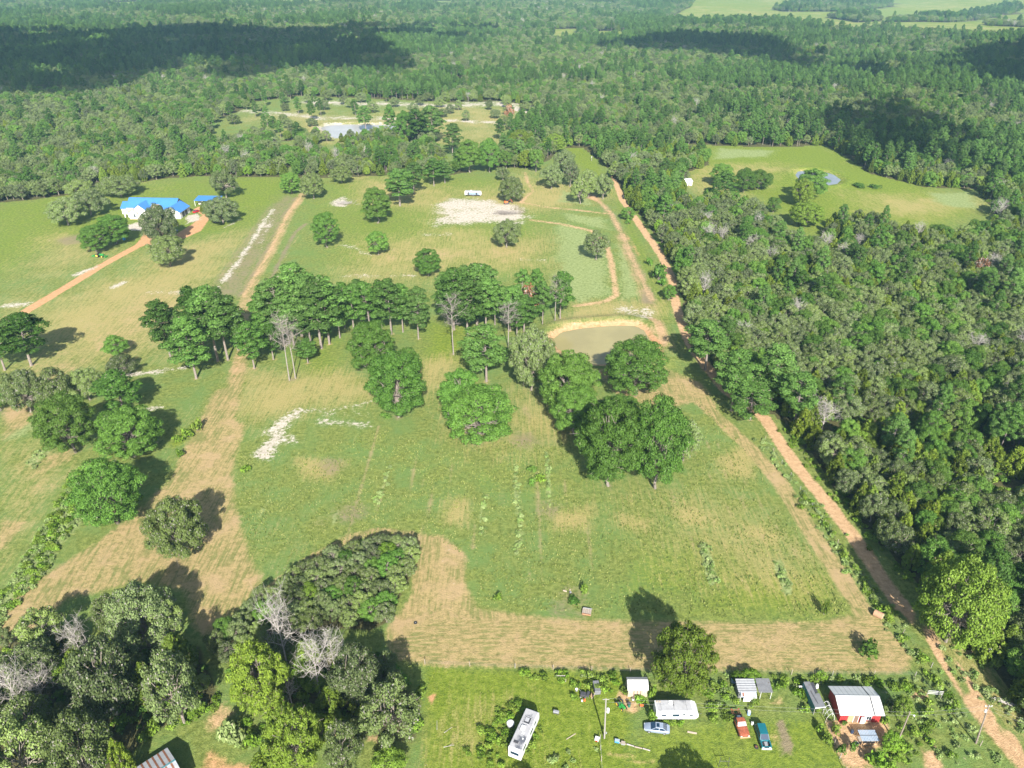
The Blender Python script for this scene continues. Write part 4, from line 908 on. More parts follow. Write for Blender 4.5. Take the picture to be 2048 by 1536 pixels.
sc = np.where(SP > 6.5, SP / 6.2, 1.0) ; u1, u2 = rng.random(len(X)), rng.random(len(X))
dims = {'oak': (3.0, 4.6, 7.0, 10.5), 'green': (2.8, 4.4, 8.0, 11.5), 'pine': (2.4, 3.8, 12.5, 18), 'cedar': (1.9, 3.1, 6.5, 10.0), 'lime': (1.8, 3.0, 5.5, 8), 'bare': (2.6, 3.8, 7, 9.5)}
R_ = np.zeros(len(X)); H_ = np.zeros(len(X))
for kd, (r0, r1, h0, h1) in dims.items():
    s = kinds == kd; R_[s] = (r0 + (r1 - r0) * u1[s] ** 1.3 * 1.15) * sc[s]; H_[s] = (h0 + (h1 - h0) * (u2[s] * .75 + u1[s] * .35)) * (1 + (sc[s] - 1) * .35)
Zt = hgt(X, Y); dpt = Y * cp + CH * sp; vis = (px > -60) & (px < 2108) & (py > -20) & (py < 1640)
size_px = np.where(vis, R_ / dpt, 0)
def region(x, y):
    a, b = float(proj(x, y)[0]), float(proj(x, y)[1])
    if a > 1180:
        if b > 1180: z = 'behind the bright round tree in the lower right corner'
        elif b > 960: z = 'along the lower straight stretch of the dirt road' if a < 1900 else 'at the right edge level with the lower road'
        elif b > 760: z = 'along the dirt road below the pine bend' if a < 1750 else 'deep in the wood right of the pine bend'
        elif b > 560: z = 'behind the pond, just across the dirt road' if a < 1600 else 'in the middle of the right-hand wood'
        elif b > 430: z = 'beside the upper dirt road opposite the weed field' if a < 1560 else 'below the right-hand meadow'
        elif b > 285: z = 'around the pale cabins and the right-hand meadow'
        else: z = 'in the wood beyond the right-hand meadow'
    elif a < 620: z = 'in the wood behind the white house, left part' if a < 330 else 'in the wood behind the white house, right part'
    else: z = 'in the belt between upper field and far pond' if b > 280 else 'in the wood beyond the far clearing'
    return z, z
LAB = {'oak': 'grey-green oak standing %s', 'green': 'leafy green oak standing %s', 'pine': 'tall pine rising %s', 'cedar': 'yellow-green cedar growing %s', 'lime': 'bright green young tree %s', 'bare': 'pale leafless tree %s'}
GL = {'oak': 'grey oaks ', 'green': 'green oaks ', 'pine': 'pines ', 'cedar': 'cedars ', 'lime': 'bright trees ', 'bare': 'leafless trees '}
COUNT['green'] += COUNT.get('tallgreen', 0)
for k_ in ('oak', 'green', 'cedar', 'lime'): COUNT[k_] = COUNT.get(k_, 0) + COUNT.get('big' + k_, 0)
used = {'oak': COUNT.get('oak', 0) + COUNT.get('green', 0), 'pine': COUNT.get('pine', 0), 'cedar': COUNT.get('cedar', 0), 'lime': COUNT.get('lime', 0), 'bare': COUNT.get('bare', 0)}
near_bare = (kinds == 'bare') & ((py > 900) | ((Y > 560) & (u1 > .4))); kinds[near_bare] = 'oak'; single = np.zeros(len(X), bool)
for ks, key in ((('oak', 'green'), 'oak'), (('pine',), 'pine'), (('cedar',), 'cedar'), (('lime',), 'lime'), (('bare',), 'bare')):
    s = np.nonzero(np.isin(kinds, ks) & vis)[0]; lim = max(0, 298 - used[key]); s = s[np.argsort(-size_px[s])][:lim]; single[s] = True
for i in np.nonzero(single)[0]:
    where, grp = region(X[i], Y[i])
    plant(kinds[i], X[i], Y[i], R_[i], H_[i], LAB[kinds[i]] % where, GL[kinds[i]] + grp)

def mass(name, kind, sel, trunks, label):
    """one object: every remaining tree of a kind, set on points by geometry nodes"""
    n = len(sel); v = PROTO[kind]; nv = len(v)
    me = bpy.data.meshes.new(name); me.vertices.add(n); me.vertices.foreach_set('co', np.stack([X[sel], Y[sel], Zt[sel]], 1).astype(np.float32).ravel()); 
    scv = np.stack([R_[sel] / v[0][2], R_[sel] / v[0][2], H_[sel] / v[0][3]], 1).astype(np.float32)
    at = me.attributes.new('scl', 'FLOAT_VECTOR', 'POINT'); at.data.foreach_set('vector', scv.ravel())
    rt = np.zeros((n, 3), np.float32); rt[:, 2] = rng.uniform(0, 6.28, n)
    at = me.attributes.new('rot', 'FLOAT_VECTOR', 'POINT'); at.data.foreach_set('vector', rt.ravel())
    at = me.attributes.new('var', 'INT', 'POINT'); at.data.foreach_set('value', rng.integers(0, nv, n).astype(np.int32))
    o = bpy.data.objects.new(name, me); C.objects.link(o); tag(o, label, 'woodland', kind='stuff')
    ng = bpy.data.node_groups.new(name, 'GeometryNodeTree'); ng.interface.new_socket('Geometry', in_out='INPUT', socket_type='NodeSocketGeometry'); ng.interface.new_socket('Geometry', in_out='OUTPUT', socket_type='NodeSocketGeometry')
    gi = ng.nodes.new('NodeGroupInput'); go = ng.nodes.new('NodeGroupOutput'); jo = ng.nodes.new('GeometryNodeJoinGeometry')
    def named(nm, typ):
        q = ng.nodes.new('GeometryNodeInputNamedAttribute'); q.data_type = typ; q.inputs[0].default_value = nm; return q.outputs[0]
    for vi, (cr, tr, R0, H0) in enumerate(v):
        src = {}
        for ob in C.objects:
            if ob.type == 'MESH' and ob.data in (cr, tr) and ob.data not in src: src[ob.data] = ob
        for me_ in ((cr, tr) if trunks else (cr,)):
            if me_ not in src: continue
            inf = ng.nodes.new('GeometryNodeObjectInfo'); inf.inputs['Object'].default_value = src[me_]; inf.inputs['As Instance'].default_value = True; inf.transform_space = 'ORIGINAL'
            cmp_ = ng.nodes.new('FunctionNodeCompare'); cmp_.data_type = 'INT'; cmp_.operation = 'EQUAL'
            ng.links.new(named('var', 'INT'), cmp_.inputs[2]); cmp_.inputs[3].default_value = vi
            ip = ng.nodes.new('GeometryNodeInstanceOnPoints'); ng.links.new(gi.outputs[0], ip.inputs['Points']); ng.links.new(inf.outputs['Geometry'], ip.inputs['Instance'])
            ng.links.new(cmp_.outputs[0], ip.inputs['Selection']); ng.links.new(named('rot', 'FLOAT_VECTOR'), ip.inputs['Rotation']); ng.links.new(named('scl', 'FLOAT_VECTOR'), ip.inputs['Scale'])
            ng.links.new(ip.outputs[0], jo.inputs[0])
    ng.links.new(jo.outputs[0], go.inputs[0])
    md = o.modifiers.new('trees', 'NODES'); md.node_group = ng; return o
for kd, nm, lab in (('oak', 'oak_woodland', 'mass of grey-green oaks filling the woods to the horizon'), ('green', 'green_oak_woodland', 'mass of leafy green oaks among the woods to the horizon'), ('pine', 'pine_woodland', 'mass of pines rising from the woods to the horizon'), ('cedar', 'cedar_woodland', 'mass of yellow-green cedars under the woods'), ('lime', 'young_woodland', 'mass of bright young trees among the woods'), ('bare', 'leafless_woodland', 'mass of pale leafless trees among the woods')):
    s = np.nonzero((kinds == kd) & ~single)[0]; print(nm, len(s), 'single', int((single & (kinds == kd)).sum()))
    if len(s): mass(nm, kd, s, kd in ('pine', 'bare', 'oak'), lab)
print('planted', COUNT)
# ------------------------------------------------------------------ buildings
M_WHITE = mat('white_paint', (0.62, 0.62, 0.61), .5, var=.04, scale=2)
M_DIRTYW = mat('stained_white', (0.33, 0.33, 0.34), .6, var=.10, scale=1.2, dirt=(.20, .205, .22), dirt_amt=.35)
M_CREAM = mat('cream_siding', (0.38, 0.31, 0.235), .7, var=.05)
M_BROWN = mat('brown_trim', (0.17, 0.11, 0.08), .7)
M_METAL = mat('roof_metal', (0.30, 0.30, 0.29), .55, .0, .06, .8, spec=.5)
M_METALW = mat('roof_metal_pale', (0.50, 0.50, 0.48), .55, .0, .04, .6, spec=.5)
M_GREYM = mat('roof_grey', (0.145, 0.148, 0.155), .7, .0, .12, 1.5, dirt=(.10, .09, .08), dirt_amt=.1)
M_RED = mat('red_siding', (0.36, 0.035, 0.035), .6, var=.1, scale=2)
M_GLASS = mat('window_glass', (0.02, 0.035, 0.045), .08, var=.02, spec=.8)
M_GLASSB = mat('car_glass', (0.012, 0.030, 0.060), .06, var=.02, spec=.9)
M_TAN = mat('bare_plywood', (0.38, 0.25, 0.14), .8, var=.12, scale=3)
M_WOOD = mat('weathered_wood', (0.30, 0.25, 0.20), .9, var=.25, scale=3, stretch=(4, 4, .7))
M_POLE = mat('pole_wood', (0.21, 0.17, 0.14), .9, var=.2, scale=2)
M_POLEP = mat('pale_pole', (0.27, 0.25, 0.225), .85, var=.12, scale=2)
M_BLUE = mat('blue_roof_metal', (0.045, 0.165, 0.42), .4, .0, .05, .5, spec=.5)
M_STUCCO = mat('white_stucco', (0.62, 0.60, 0.57), .9, var=.03)
M_RUST = mat('rusty_sheet', (0.17, 0.070, 0.038), .8, var=.3, scale=2, stretch=(1, 1, 1))
M_ZINC = mat('zinc_sheet', (0.27, 0.28, 0.30), .6, .0, .10, 1.6, dirt=(.30, .16, .09), dirt_amt=.12)
M_TEAL = mat('teal_panel', (0.05, 0.17, 0.19), .6)
M_BLACK = mat('black_rubber', (0.018, 0.018, 0.018), .8)
M_DARK = mat('dark_metal', (0.05, 0.05, 0.055), .5)
M_STEEL = mat('galvanised', (0.22, 0.225, 0.235), .7, .0)
M_SLAT = mat('pale_blue_slats', (0.27, 0.33, 0.40), .55, var=.06)
M_STONE = mat('tan_stone', (0.48, 0.37, 0.26), .85, var=.12)

def site(name, label, cat, A, B, group=None):
    a, b = P(*A), P(*B); m = (a + b) / 2
    return thing(name, label, cat, (m.x, m.y, gz(m.x, m.y)), math.atan2(b.y - a.y, b.x - a.x), group), (b - a).length
def pane_in(parent, x0, x1, z0, z1, y, fw=.07, frame=M_WHITE, mull=0):
    """window: frame with a pane set back in it, on a wall facing -y"""
    f = MB()
    for c, d in ((((x0 + x1) / 2, y, z0), (x1 - x0 + 2 * fw, .08, fw)), (((x0 + x1) / 2, y, z1), (x1 - x0 + 2 * fw, .08, fw)), ((x0, y, (z0 + z1) / 2), (fw, .085, z1 - z0)), ((x1, y, (z0 + z1) / 2), (fw, .085, z1 - z0))): f.box(c, d)
    for i in range(mull): f.box((x0 + (x1 - x0) * (i + 1) / (mull + 1), y, (z0 + z1) / 2), (.05, .07, z1 - z0))
    w_ = f.build('window', frame, parent); MB().box(((x0 + x1) / 2, y + .01, (z0 + z1) / 2), (x1 - x0 - .05, .03, z1 - z0 - .05)).build('pane', M_GLASS, w_); return w_
def gable_roof(parent, x0, x1, y0, y1, ze, zr, m, over=.3, t=.07, name='roof', seams=None, seam_m=None, yr=None):
    """two slopes with the ridge along x"""
    yr = (y0 + y1) / 2 if yr is None else yr; out = []
    sl = (zr - ze) / (yr - y0); sl2 = (zr - ze) / (y1 - yr); a, b = x0 - over, x1 + over
    f = MB().slab([(a, y0 - over, ze - sl * over), (b, y0 - over, ze - sl * over), (b, yr - .004, zr), (a, yr - .004, zr)], t).build(name, m, parent)
    g = MB().slab([(a, yr + .004, zr), (b, yr + .004, zr), (b, y1 + over, ze - sl2 * over), (a, y1 + over, ze - sl2 * over)], t).build(name, m, parent)
    if seams:
        for part, p0, p1 in ((f, (y0 - over, ze - sl * over), (yr, zr)), (g, (y1 + over, ze - sl2 * over), (yr, zr))):
            s = MB(); k = int((b - a) / seams)
            for i in range(k + 1):
                x = a + .03 + (b - a - .06) * i / k; s.tube((x, p0[0], p0[1] + t + .015), (x, p1[0], p1[1] + t + .015), .03, n=4)
            s.build('seam', seam_m or m, part)
    MB().box(((a + b) / 2, yr, zr + t + .02), (b - a, .30, .05)).build('ridge_cap', m, f)
    return f, g
def gable_walls(parent, x0, x1, y0, y1, ze, zr, m, name='wall'):
    b = MB(); ym = (y0 + y1) / 2
    b.add([(x0, y0, -.2), (x0, y1, -.2), (x0, y1, ze), (x0, ym, zr - .03), (x0, y0, ze), (x1, y0, -.2), (x1, y1, -.2), (x1, y1, ze), (x1, ym, zr - .03), (x1, y0, ze)],
          [(0, 1, 2, 3, 4), (9, 8, 7, 6, 5), (0, 4, 9, 5), (1, 6, 7, 2), (4, 3, 8, 9), (3, 2, 7, 8)])
    return b.build(name, m, parent)

# red house
o, wd = site('red_house', 'small red house with a white metal roof in the dirt yard', 'house', (1677, 1444), (1757, 1445))
h = wd / 2; D = 5.5
gable_walls(o, -h, h, 0, D, 2.55, 3.65, M_RED)
gable_roof(o, -h, h, 0, D, 2.62, 3.72, M_METALW, .45, .06, 'roof', .9, M_METAL)
for s in (0, 1):
    y0, z0, y1, z1 = ((-.47, 2.45, D / 2, 3.80) if s == 0 else (D + .47, 2.45, D / 2, 3.80))
    MB().slab([(h - 1.55, y0, z0 + .06), (h - 1.35, y0, z0 + .06), (h - 1.35, y1, z1 + .05), (h - 1.55, y1, z1 + .05)], .03).build('roof_joint', M_DARK, o)
for i in range(5): MB().box((-h + .14 + i * .28, -.03, 1.2), (.24, .05, 2.3)).build('siding_board', M_RED, o)
for i in range(5): MB().box((h - .14 - i * .28, -.03, 1.2), (.24, .05, 2.3)).build('siding_board', M_RED, o)
MB().box((-h + 2.0, -.035, 1.15), (1.1, .06, 2.2), ry=.02).build('plywood_sheet', M_TAN, o)
d_ = MB().box((-h + 3.0, -.03, 1.05), (.8, .05, 2.1)).build('door', M_BROWN, o); MB().box((-h + 2.7, -.07, 1.0), (.06, .05, .12)).build('handle', M_STEEL, d_)
for x in (-h + 2.54, -h + 3.46): MB().box((x, -.05, 1.1), (.10, .10, 2.2)).build('door_post', M_WHITE, o)
b_ = MB().box((-h + 4.25, -.30, .95), (1.0, .25, 1.9)).build('white_panel', M_WHITE, o, .2)
pane_in(o, h - 3.05, h - 1.7, .75, 1.75, -.05, mull=2)
MB().box((h - 2.4, -.35, .45), (1.5, .35, .08)).build('bench_board', M_TAN, o)
# wire arches left of it
o = thing('wire_arbor', 'white wire arch frame between the red house and the grey shed', 'arbor', P(1660, 1441) )
for k in range(4):
    a_ = MB(); y = k * .9; pr = None
    for i in range(9):
        t = math.pi * i / 8; q = Vector((math.cos(t) * .75, y, math.sin(t) * 2.0))
        if pr is not None: a_.tube(pr, q, .035, n=5)
        pr = q
    a_.build('hoop', M_WHITE, o)
for t in (.25, .5, .75):
    MB().tube((math.cos(math.pi * t) * .75, 0, math.sin(math.pi * t) * 2), (math.cos(math.pi * t) * .75, 2.7, math.sin(math.pi * t) * 2), .025, n=5).build('rail', M_WHITE, o)
# grey lean-to shed
q0, q1 = P(1635, 1428), P(1612, 1378)
o = thing('long_shed', 'long narrow grey roofed shed left of the red house', 'shed', (q0.x, q0.y, 0), math.atan2(q1.y - q0.y, q1.x - q0.x) - math.pi / 2); L = (q1 - q0).length
MB().slab([(-.95, -.2, 2.1), (1.0, -.2, 2.3), (1.0, L * .5, 2.3), (-.95, L * .5, 2.1)], .06).build('roof', M_GREYM, o)
MB().slab([(-.95, L * .5 + .01, 2.1), (.25, L * .5 + .01, 2.21), (.25, L, 2.21), (-.95, L, 2.1)], .06).build('roof', M_GREYM, o)
MB().slab([(.28, L * .55, 2.05), (.95, L * .55, 2.12), (.95, L * .97, 2.12), (.28, L * .97, 2.05)], .04).build('notch_shade_sheet', M_DARK, o)  # dark sheet laid in the open notch, standing in for its shade
MB().slab([(-.2, L * .1, 2.27), (-.08, L * .1, 2.285), (-.35, L * .62, 2.27), (-.47, L * .62, 2.255)], .02).build('patch_strip', M_DARK, o)
MB().box((-.92, L / 2, 1.0), (.06, L, 2.1)).build('side_wall', M_TEAL, o); MB().box((.6, L * .75, 1.0), (.06, L * .45, 2.0)).build('side_wall', M_GREYM, o)
MB().box((.02, -.22, 2.18), (2.0, .10, .16), ry=-.10).build('beam', M_WHITE, o)
for x, y in ((-.9, -.15), (.93, -.15), (.93, L * .5)): MB().tube((x, y, -.2), (x, y, 2.12), .05, n=6).build('post', M_POLEP, o)
# shelter with slatted roof
o, wd = site('slat_shelter', 'low shelter with a pale blue slatted roof before the red house', 'shelter', (1724, 1493), (1751, 1493))
n = 11
for i in range(n):
    MB().box((-1.45 + 2.9 * i / (n - 1), 1.05, 1.62), (.235, 2.2, .035), rx=.03).build('slat', M_SLAT, o)
MB().box((0, 1.05, 1.66), (3.1, .07, .04)).build('batten', M_DARK, o)
for x in (-1.4, 1.4):
    for y in (.1, 2.0): MB().tube((x, y, -.1), (x, y, 1.6), .05, n=6).build('post', M_TAN, o)
MB().box((0, .15, .35), (2.7, .10, .5)).build('front_board', M_TAN, o); MB().box((0, 1.0, .08), (2.8, 1.8, .16)).build('plank_floor', M_WOOD, o)
# white shed with a barn roof
o, wd = site('white_shed', 'white barn-roofed shed with cream front beside the big cedar', 'shed', (1255, 1394), (1294, 1394)); h = wd / 2; D = 2.9
prof = [(-.05, 1.9), (.55, 2.75), (D / 2, 3.15), (D - .55, 2.75), (D + .05, 1.9)]
MB().add([(-h, 0, -.15), (-h, D, -.15), (-h, D, 1.95), (-h, D - .55, 2.7), (-h, D / 2, 3.1), (-h, .55, 2.7), (-h, 0, 1.95), (h, 0, -.15), (h, D, -.15), (h, D, 1.95), (h, D - .55, 2.7), (h, D / 2, 3.1), (h, .55, 2.7), (h, 0, 1.95)],
         [(0, 1, 2, 3, 4, 5, 6), (13, 12, 11, 10, 9, 8, 7), (0, 6, 13, 7), (1, 8, 9, 2), (6, 5, 12, 13), (5, 4, 11, 12), (4, 3, 10, 11), (3, 2, 9, 10)]).build('wall', M_CREAM, o)
for i in range(4):
    (ya, za), (yb, zb) = prof[i], prof[i + 1]
    MB().slab([(-h - .12, ya, za + .02), (h + .12, ya, za + .02), (h + .12, yb - .004, zb + .02), (-h - .12, yb - .004, zb + .02)], .05).build('roof', M_METALW if i < 2 else M_METAL, o)  # rear slopes take the duller metal: their shade is put into the colour
for x in (-.75, -.1, .55): MB().box((x, -.03, .95), (.13, .05, 1.85)).build('door_strip', M_BROWN, o)
for x in (-.43, .22): MB().box((x, -.02, .95), (.5, .03, 1.8)).build('door', M_CREAM, o)
for x in (-1.4, 1.3): pane_in(o, x - .2, x + .2, 1.35, 1.7, -.03, .05)
# corrugated shed and open carport
def corrugated(parent, c, x0, x1, y0, y1, z0, z1, m, along_x, pitch=.32):
    """sheet iron: real waves"""
    vs, fs = [], []
    if along_x:
        n = int((y1 - y0) / pitch * 4)
        for i in range(n + 1):
            y = y0 + (y1 - y0) * i / n; z = z0 + (z1 - z0) * i / n + .045 * math.sin(i * math.pi / 2)
            vs += [(x0, y, z), (x1, y, z), (x1, y, z - .03), (x0, y, z - .03)]
    else:
        n = int((x1 - x0) / pitch * 4)
        for i in range(n + 1):
            x = x0 + (x1 - x0) * i / n; z = .045 * math.sin(i * math.pi / 2)
            vs += [(x, y0, z0 + z), (x, y1, z1 + z), (x, y1, z1 + z - .03), (x, y0, z0 + z - .03)]
    for i in range(n):
        a = 4 * i; fs += [(a, a + 4, a + 5, a + 1), (a + 3, a + 2, a + 6, a + 7), (a, a + 3, a + 7, a + 4), (a + 1, a + 5, a + 6, a + 2)]
    fs += [(0, 1, 2, 3), (4 * n, 4 * n + 3, 4 * n + 2, 4 * n + 1)]
    return MB().add(vs, fs).build(c, m, parent)
o, wd = site('tin_shed', 'tin shed with a striped corrugated roof and glazed front', 'shed', (1475, 1397), (1510, 1397)); h = wd / 2
corrugated(o, 'roof', -h - .15, h + .1, -.5 + .5, 2.6, 2.0, 2.5, M_STEEL, True, .46)
MB().slab([(-h + .3, -.75, 1.35), (h - .1, -.75, 1.35), (h - .1, 0, 1.9), (-h + .3, 0, 1.9)], .04).build('glazed_lid', M_SLAT, o)
MB().box((-h + .75, -.4, 1.68), (.35, .7, .05), rx=.62).build('rust_board', M_RUST, o)
MB().box((0, 1.3, .95), (wd - .1, 2.4, 1.9)).build('wall', M_GREYM, o); 
MB().box((.2, -.72, .62), (wd * .62, .06, 1.1)).build('front_frame', M_WHITE, o); MB().box((h - .35, -.76, .7), (.55, .05, 1.2)).build('white_panel', M_WHITE, o)
for x in (-h + .25, h - .1): MB().tube((x, -.7, -.1), (x, -.7, 1.35), .04, n=6).build('post', M_WHITE, o)
o, wd = site('tin_carport', 'open tin carport on white posts beside the striped tin shed', 'carport', (1514, 1398), (1541, 1398)); h = wd / 2
corrugated(o, 'roof', -h, h + .1, -.1, 2.75, 2.0, 2.5, M_GREYM, False, .3)
for x, y in ((-h + .5, 0), (h - .1, 0), (-h + .5, 2.6), (h - .1, 2.6)): MB().tube((x, y, -.1), (x, y, 2.02), .05, n=6).build('post', M_WHITE, o)
MB().box((.3, 2.5, .9), (wd * .7, .05, 1.5)).build('back_wall', M_TAN, o)
# barn in the corner
A0, A1, RR = P(335, 1496, 3.0), P(272, 1536, 3.0), P(360, 1513.5, 4.0)
ang = math.atan2(A1.y - A0.y, A1.x - A0.x); ux = Vector((math.cos(ang), math.sin(ang), 0)); uy = Vector((-ux.y, ux.x, 0))
if (RR - A0).dot(uy) < 0: uy = -uy
hw = (RR - A0).dot(uy); L = 13.0
o = thing('rusty_barn', 'barn with rust striped tin roof at the bottom left', 'barn', (A0.x, A0.y, 0), 0)
def bl(x, y, z): return Vector((ux.x * x + uy.x * y, ux.y * x + uy.y * y, z))
MB().add([bl(.3, .2, -.2), bl(.3, 2 * hw - .2, -.2), bl(.3, 2 * hw - .2, 3), bl(.3, hw, 3.95), bl(.3, .2, 3), bl(L, .2, -.2), bl(L, 2 * hw - .2, -.2), bl(L, 2 * hw - .2, 3), bl(L, hw, 3.95), bl(L, .2, 3)],
         [(0, 1, 2, 3, 4), (9, 8, 7, 6, 5), (0, 4, 9, 5), (1, 6, 7, 2), (4, 3, 8, 9), (3, 2, 7, 8)]).build('wall', M_WOOD, o)
x = 0.0; i = 0
while x < L:
    wsh = .62 if i % 2 == 0 else .30
    m_ = M_ZINC if i % 2 == 0 else M_RUST
    for (ya, za, yb, zb) in ((-.1, 2.98, hw - .10, 3.98), (hw + .10, 3.98, 2 * hw + .1, 2.98)):
        z_ = .03 if i % 2 else 0
        MB().slab([bl(x, ya, za + z_), bl(x, yb, zb + z_), bl(x + wsh, yb, zb + z_), bl(x + wsh, ya, za + z_)][::-1], .04).build('roof_sheet', m_, o)
    x += wsh + .01; i += 1
MB().slab([bl(0, hw - .12, 4.06), bl(L, hw - .12, 4.06), bl(L, hw + .12, 4.06), bl(0, hw + .12, 4.06)], .05).build('ridge_cap', M_TEAL, o)  # teal here paints in the bluish shade of the gap along the ridge

# house with the blue roof
HA = P(312, 434)
o = thing('white_house', 'large white house with a blue metal roof at the end of the orange drive', 'house', (HA.x, HA.y, 0), RAD(-3)); o.scale = (1.12, 1.12, 1.12)
gable_walls(o, -15, 9, 2, 13, 3.4, 7.2, M_STUCCO); gable_roof(o, -15, 9, 2, 13, 3.45, 7.3, M_BLUE, .6, .09, 'roof', 1.2)
gable_walls(o, -19, -15.02, 4, 11, 3.0, 5.2, M_STUCCO); gable_roof(o, -19, -15.65, 4, 11, 3.05, 5.3, M_BLUE, .4, .09, 'roof', 1.2)
def cross_gable(x0, x1, y0, y1, ze, zr, m, wall=M_STUCCO, over=.5, seam=True):
    xm = (x0 + x1) / 2
    MB().add([(x0, y0, -.2), (x1, y0, -.2), (x1, y0, ze), (xm, y0, zr - .05), (x0, y0, ze), (x0, y1, -.2), (x1, y1, -.2), (x1, y1, ze), (xm, y1, zr - .05), (x0, y1, ze)],
             [(0, 1, 2, 3, 4), (9, 8, 7, 6, 5), (0, 4, 9, 5), (1, 6, 7, 2), (4, 3, 8, 9), (3, 2, 7, 8)]).build('wall', wall, o)
    sl = (zr - ze) / (xm - x0)
    for s in (-1, 1):
        xe = xm + s * (xm - x0 + over); zz = ze - sl * over
        q = [(xe, y0 - over, zz), (xm + s * .005, y0 - over, zr), (xm + s * .005, y1, zr), (xe, y1, zz)]
        r_ = MB().slab(q if s < 0 else q[::-1], .09).build('roof', m, o)
        if seam:
            sm = MB()
            for k in range(int((y1 - y0) / 1.2) + 1):
                y = y0 - over + .1 + k * 1.2; sm.tube((xe, y, zz + .11), (xm, y, zr + .11), .03, n=4)
            sm.build('seam', m, r_)
cross_gable(-10.5, -2.5, -2.0, 7, 3.4, 6.6, M_BLUE); cross_gable(-11.5, -7.5, -3.2, -2.05, 2.9, 4.3, M_STONE, over=.25, seam=False)
cross_gable(5.5, 13.5, -2.0, 9, 3.3, 5.8, M_BLUE)
MB().slab([(-15, -1.2, 2.9), (-11.2, -1.2, 2.9), (-11.2, 1.9, 3.7), (-15, 1.9, 3.7)], .09).build('porch_roof', M_STONE, o)
MB().slab([(-1.8, .2, 4.6), (1.6, .2, 4.6), (1.6, 3.2, 5.4), (-1.8, 3.2, 5.4)], .09).build('dormer_roof', M_STONE, o); MB().box((-.1, 1.9, 4.3), (3.0, 2.6, 1.0)).build('dormer', M_STUCCO, o)
for x in (-14.8, -13.0, -11.3, -9.6, -7.6): MB().box((x, -2.6 if x > -12 else -1.1, 1.4), (.45, .45, 2.9)).build('porch_column', M_STUCCO, o)
for x0, x1, y in ((-13.9, -12.6, 1.96), (-9.4, -8.2, -3.25), (-6.4, -4.8, -2.05), (-1.0, .8, 1.96), (2.6, 4.4, 1.96), (7.5, 9.5, -2.05)):
    pane_in(o, x0, x1, .7, 2.4, y, .10, mull=1)
for y in (.3, 3.4): MB().box((13.54, y + 1.2, 1.25), (.08, 2.5, 2.4)).build('garage_door', M_DARK, o)
MB().box((-3, -2.6, .05), (16, 3.5, .12)).build('terrace', M_STONE, o)
HB = P(419, 409)
o = thing('blue_roof_carport', 'blue-roofed carport right of the large white house', 'carport', (HB.x, HB.y, 0), RAD(-3)); o.scale = (1.2, 1.1, 1.0)
MB().slab([(-6, -3.2, 3.1), (6, -3.2, 3.1), (6, 3.2, 4.1), (-6, 3.2, 4.1)], .10).build('roof', M_BLUE, o)
s = MB()
for k in range(11): s.tube((-5.9 + k * 1.18, -3.2, 3.22), (-5.9 + k * 1.18, 3.2, 4.22), .03, n=4)
s.build('seam', M_BLUE, o)
MB().box((-2, 1.5, 1.5), (7, 2.6, 3.1)).build('back_wall', M_STUCCO, o)
for x in (-5.8, -2, 2, 5.8): MB().tube((x, -3.0, -.1), (x, -3.0, 3.1), .10, n=6).build('post', M_WHITE, o)
# little pale roofs among the trees
for (px, py, w_, d_, lab) in ((1364, 303, 7, 5, 'pale roofed cabin at the top corner of the right-hand meadow'), (1367, 316, 6, 4, 'second pale roofed cabin just below the meadow corner cabin'), (1371, 372, 9, 6, 'pale roofed cabin at the lower left of the right-hand meadow'), (1306, 360, 8, 5, 'pale roofed cabin hidden among trees left of the meadow'), (1250, 328, 5, 4, 'tiny pale roofed hut in the trees above the green lane'), (1776, 486, 6, 4, 'pale tin roof showing between the trees of the right-hand wood')):
    b = P(px, py); o = thing('cabin', lab, 'cabin', (b.x, b.y, 0), RAD(15), 'small pale roofed cabins')
    gable_walls(o, -w_ / 2, w_ / 2, 0, d_, 2.6, 3.6, M_STUCCO); gable_roof(o, -w_ / 2, w_ / 2, 0, d_, 2.65, 3.7, M_METALW, .4); pane_in(o, -.6, .6, .9, 1.9, -.04); MB().box((w_ / 4, -.03, 1), (.9, .06, 2)).build('door', M_BROWN, o)

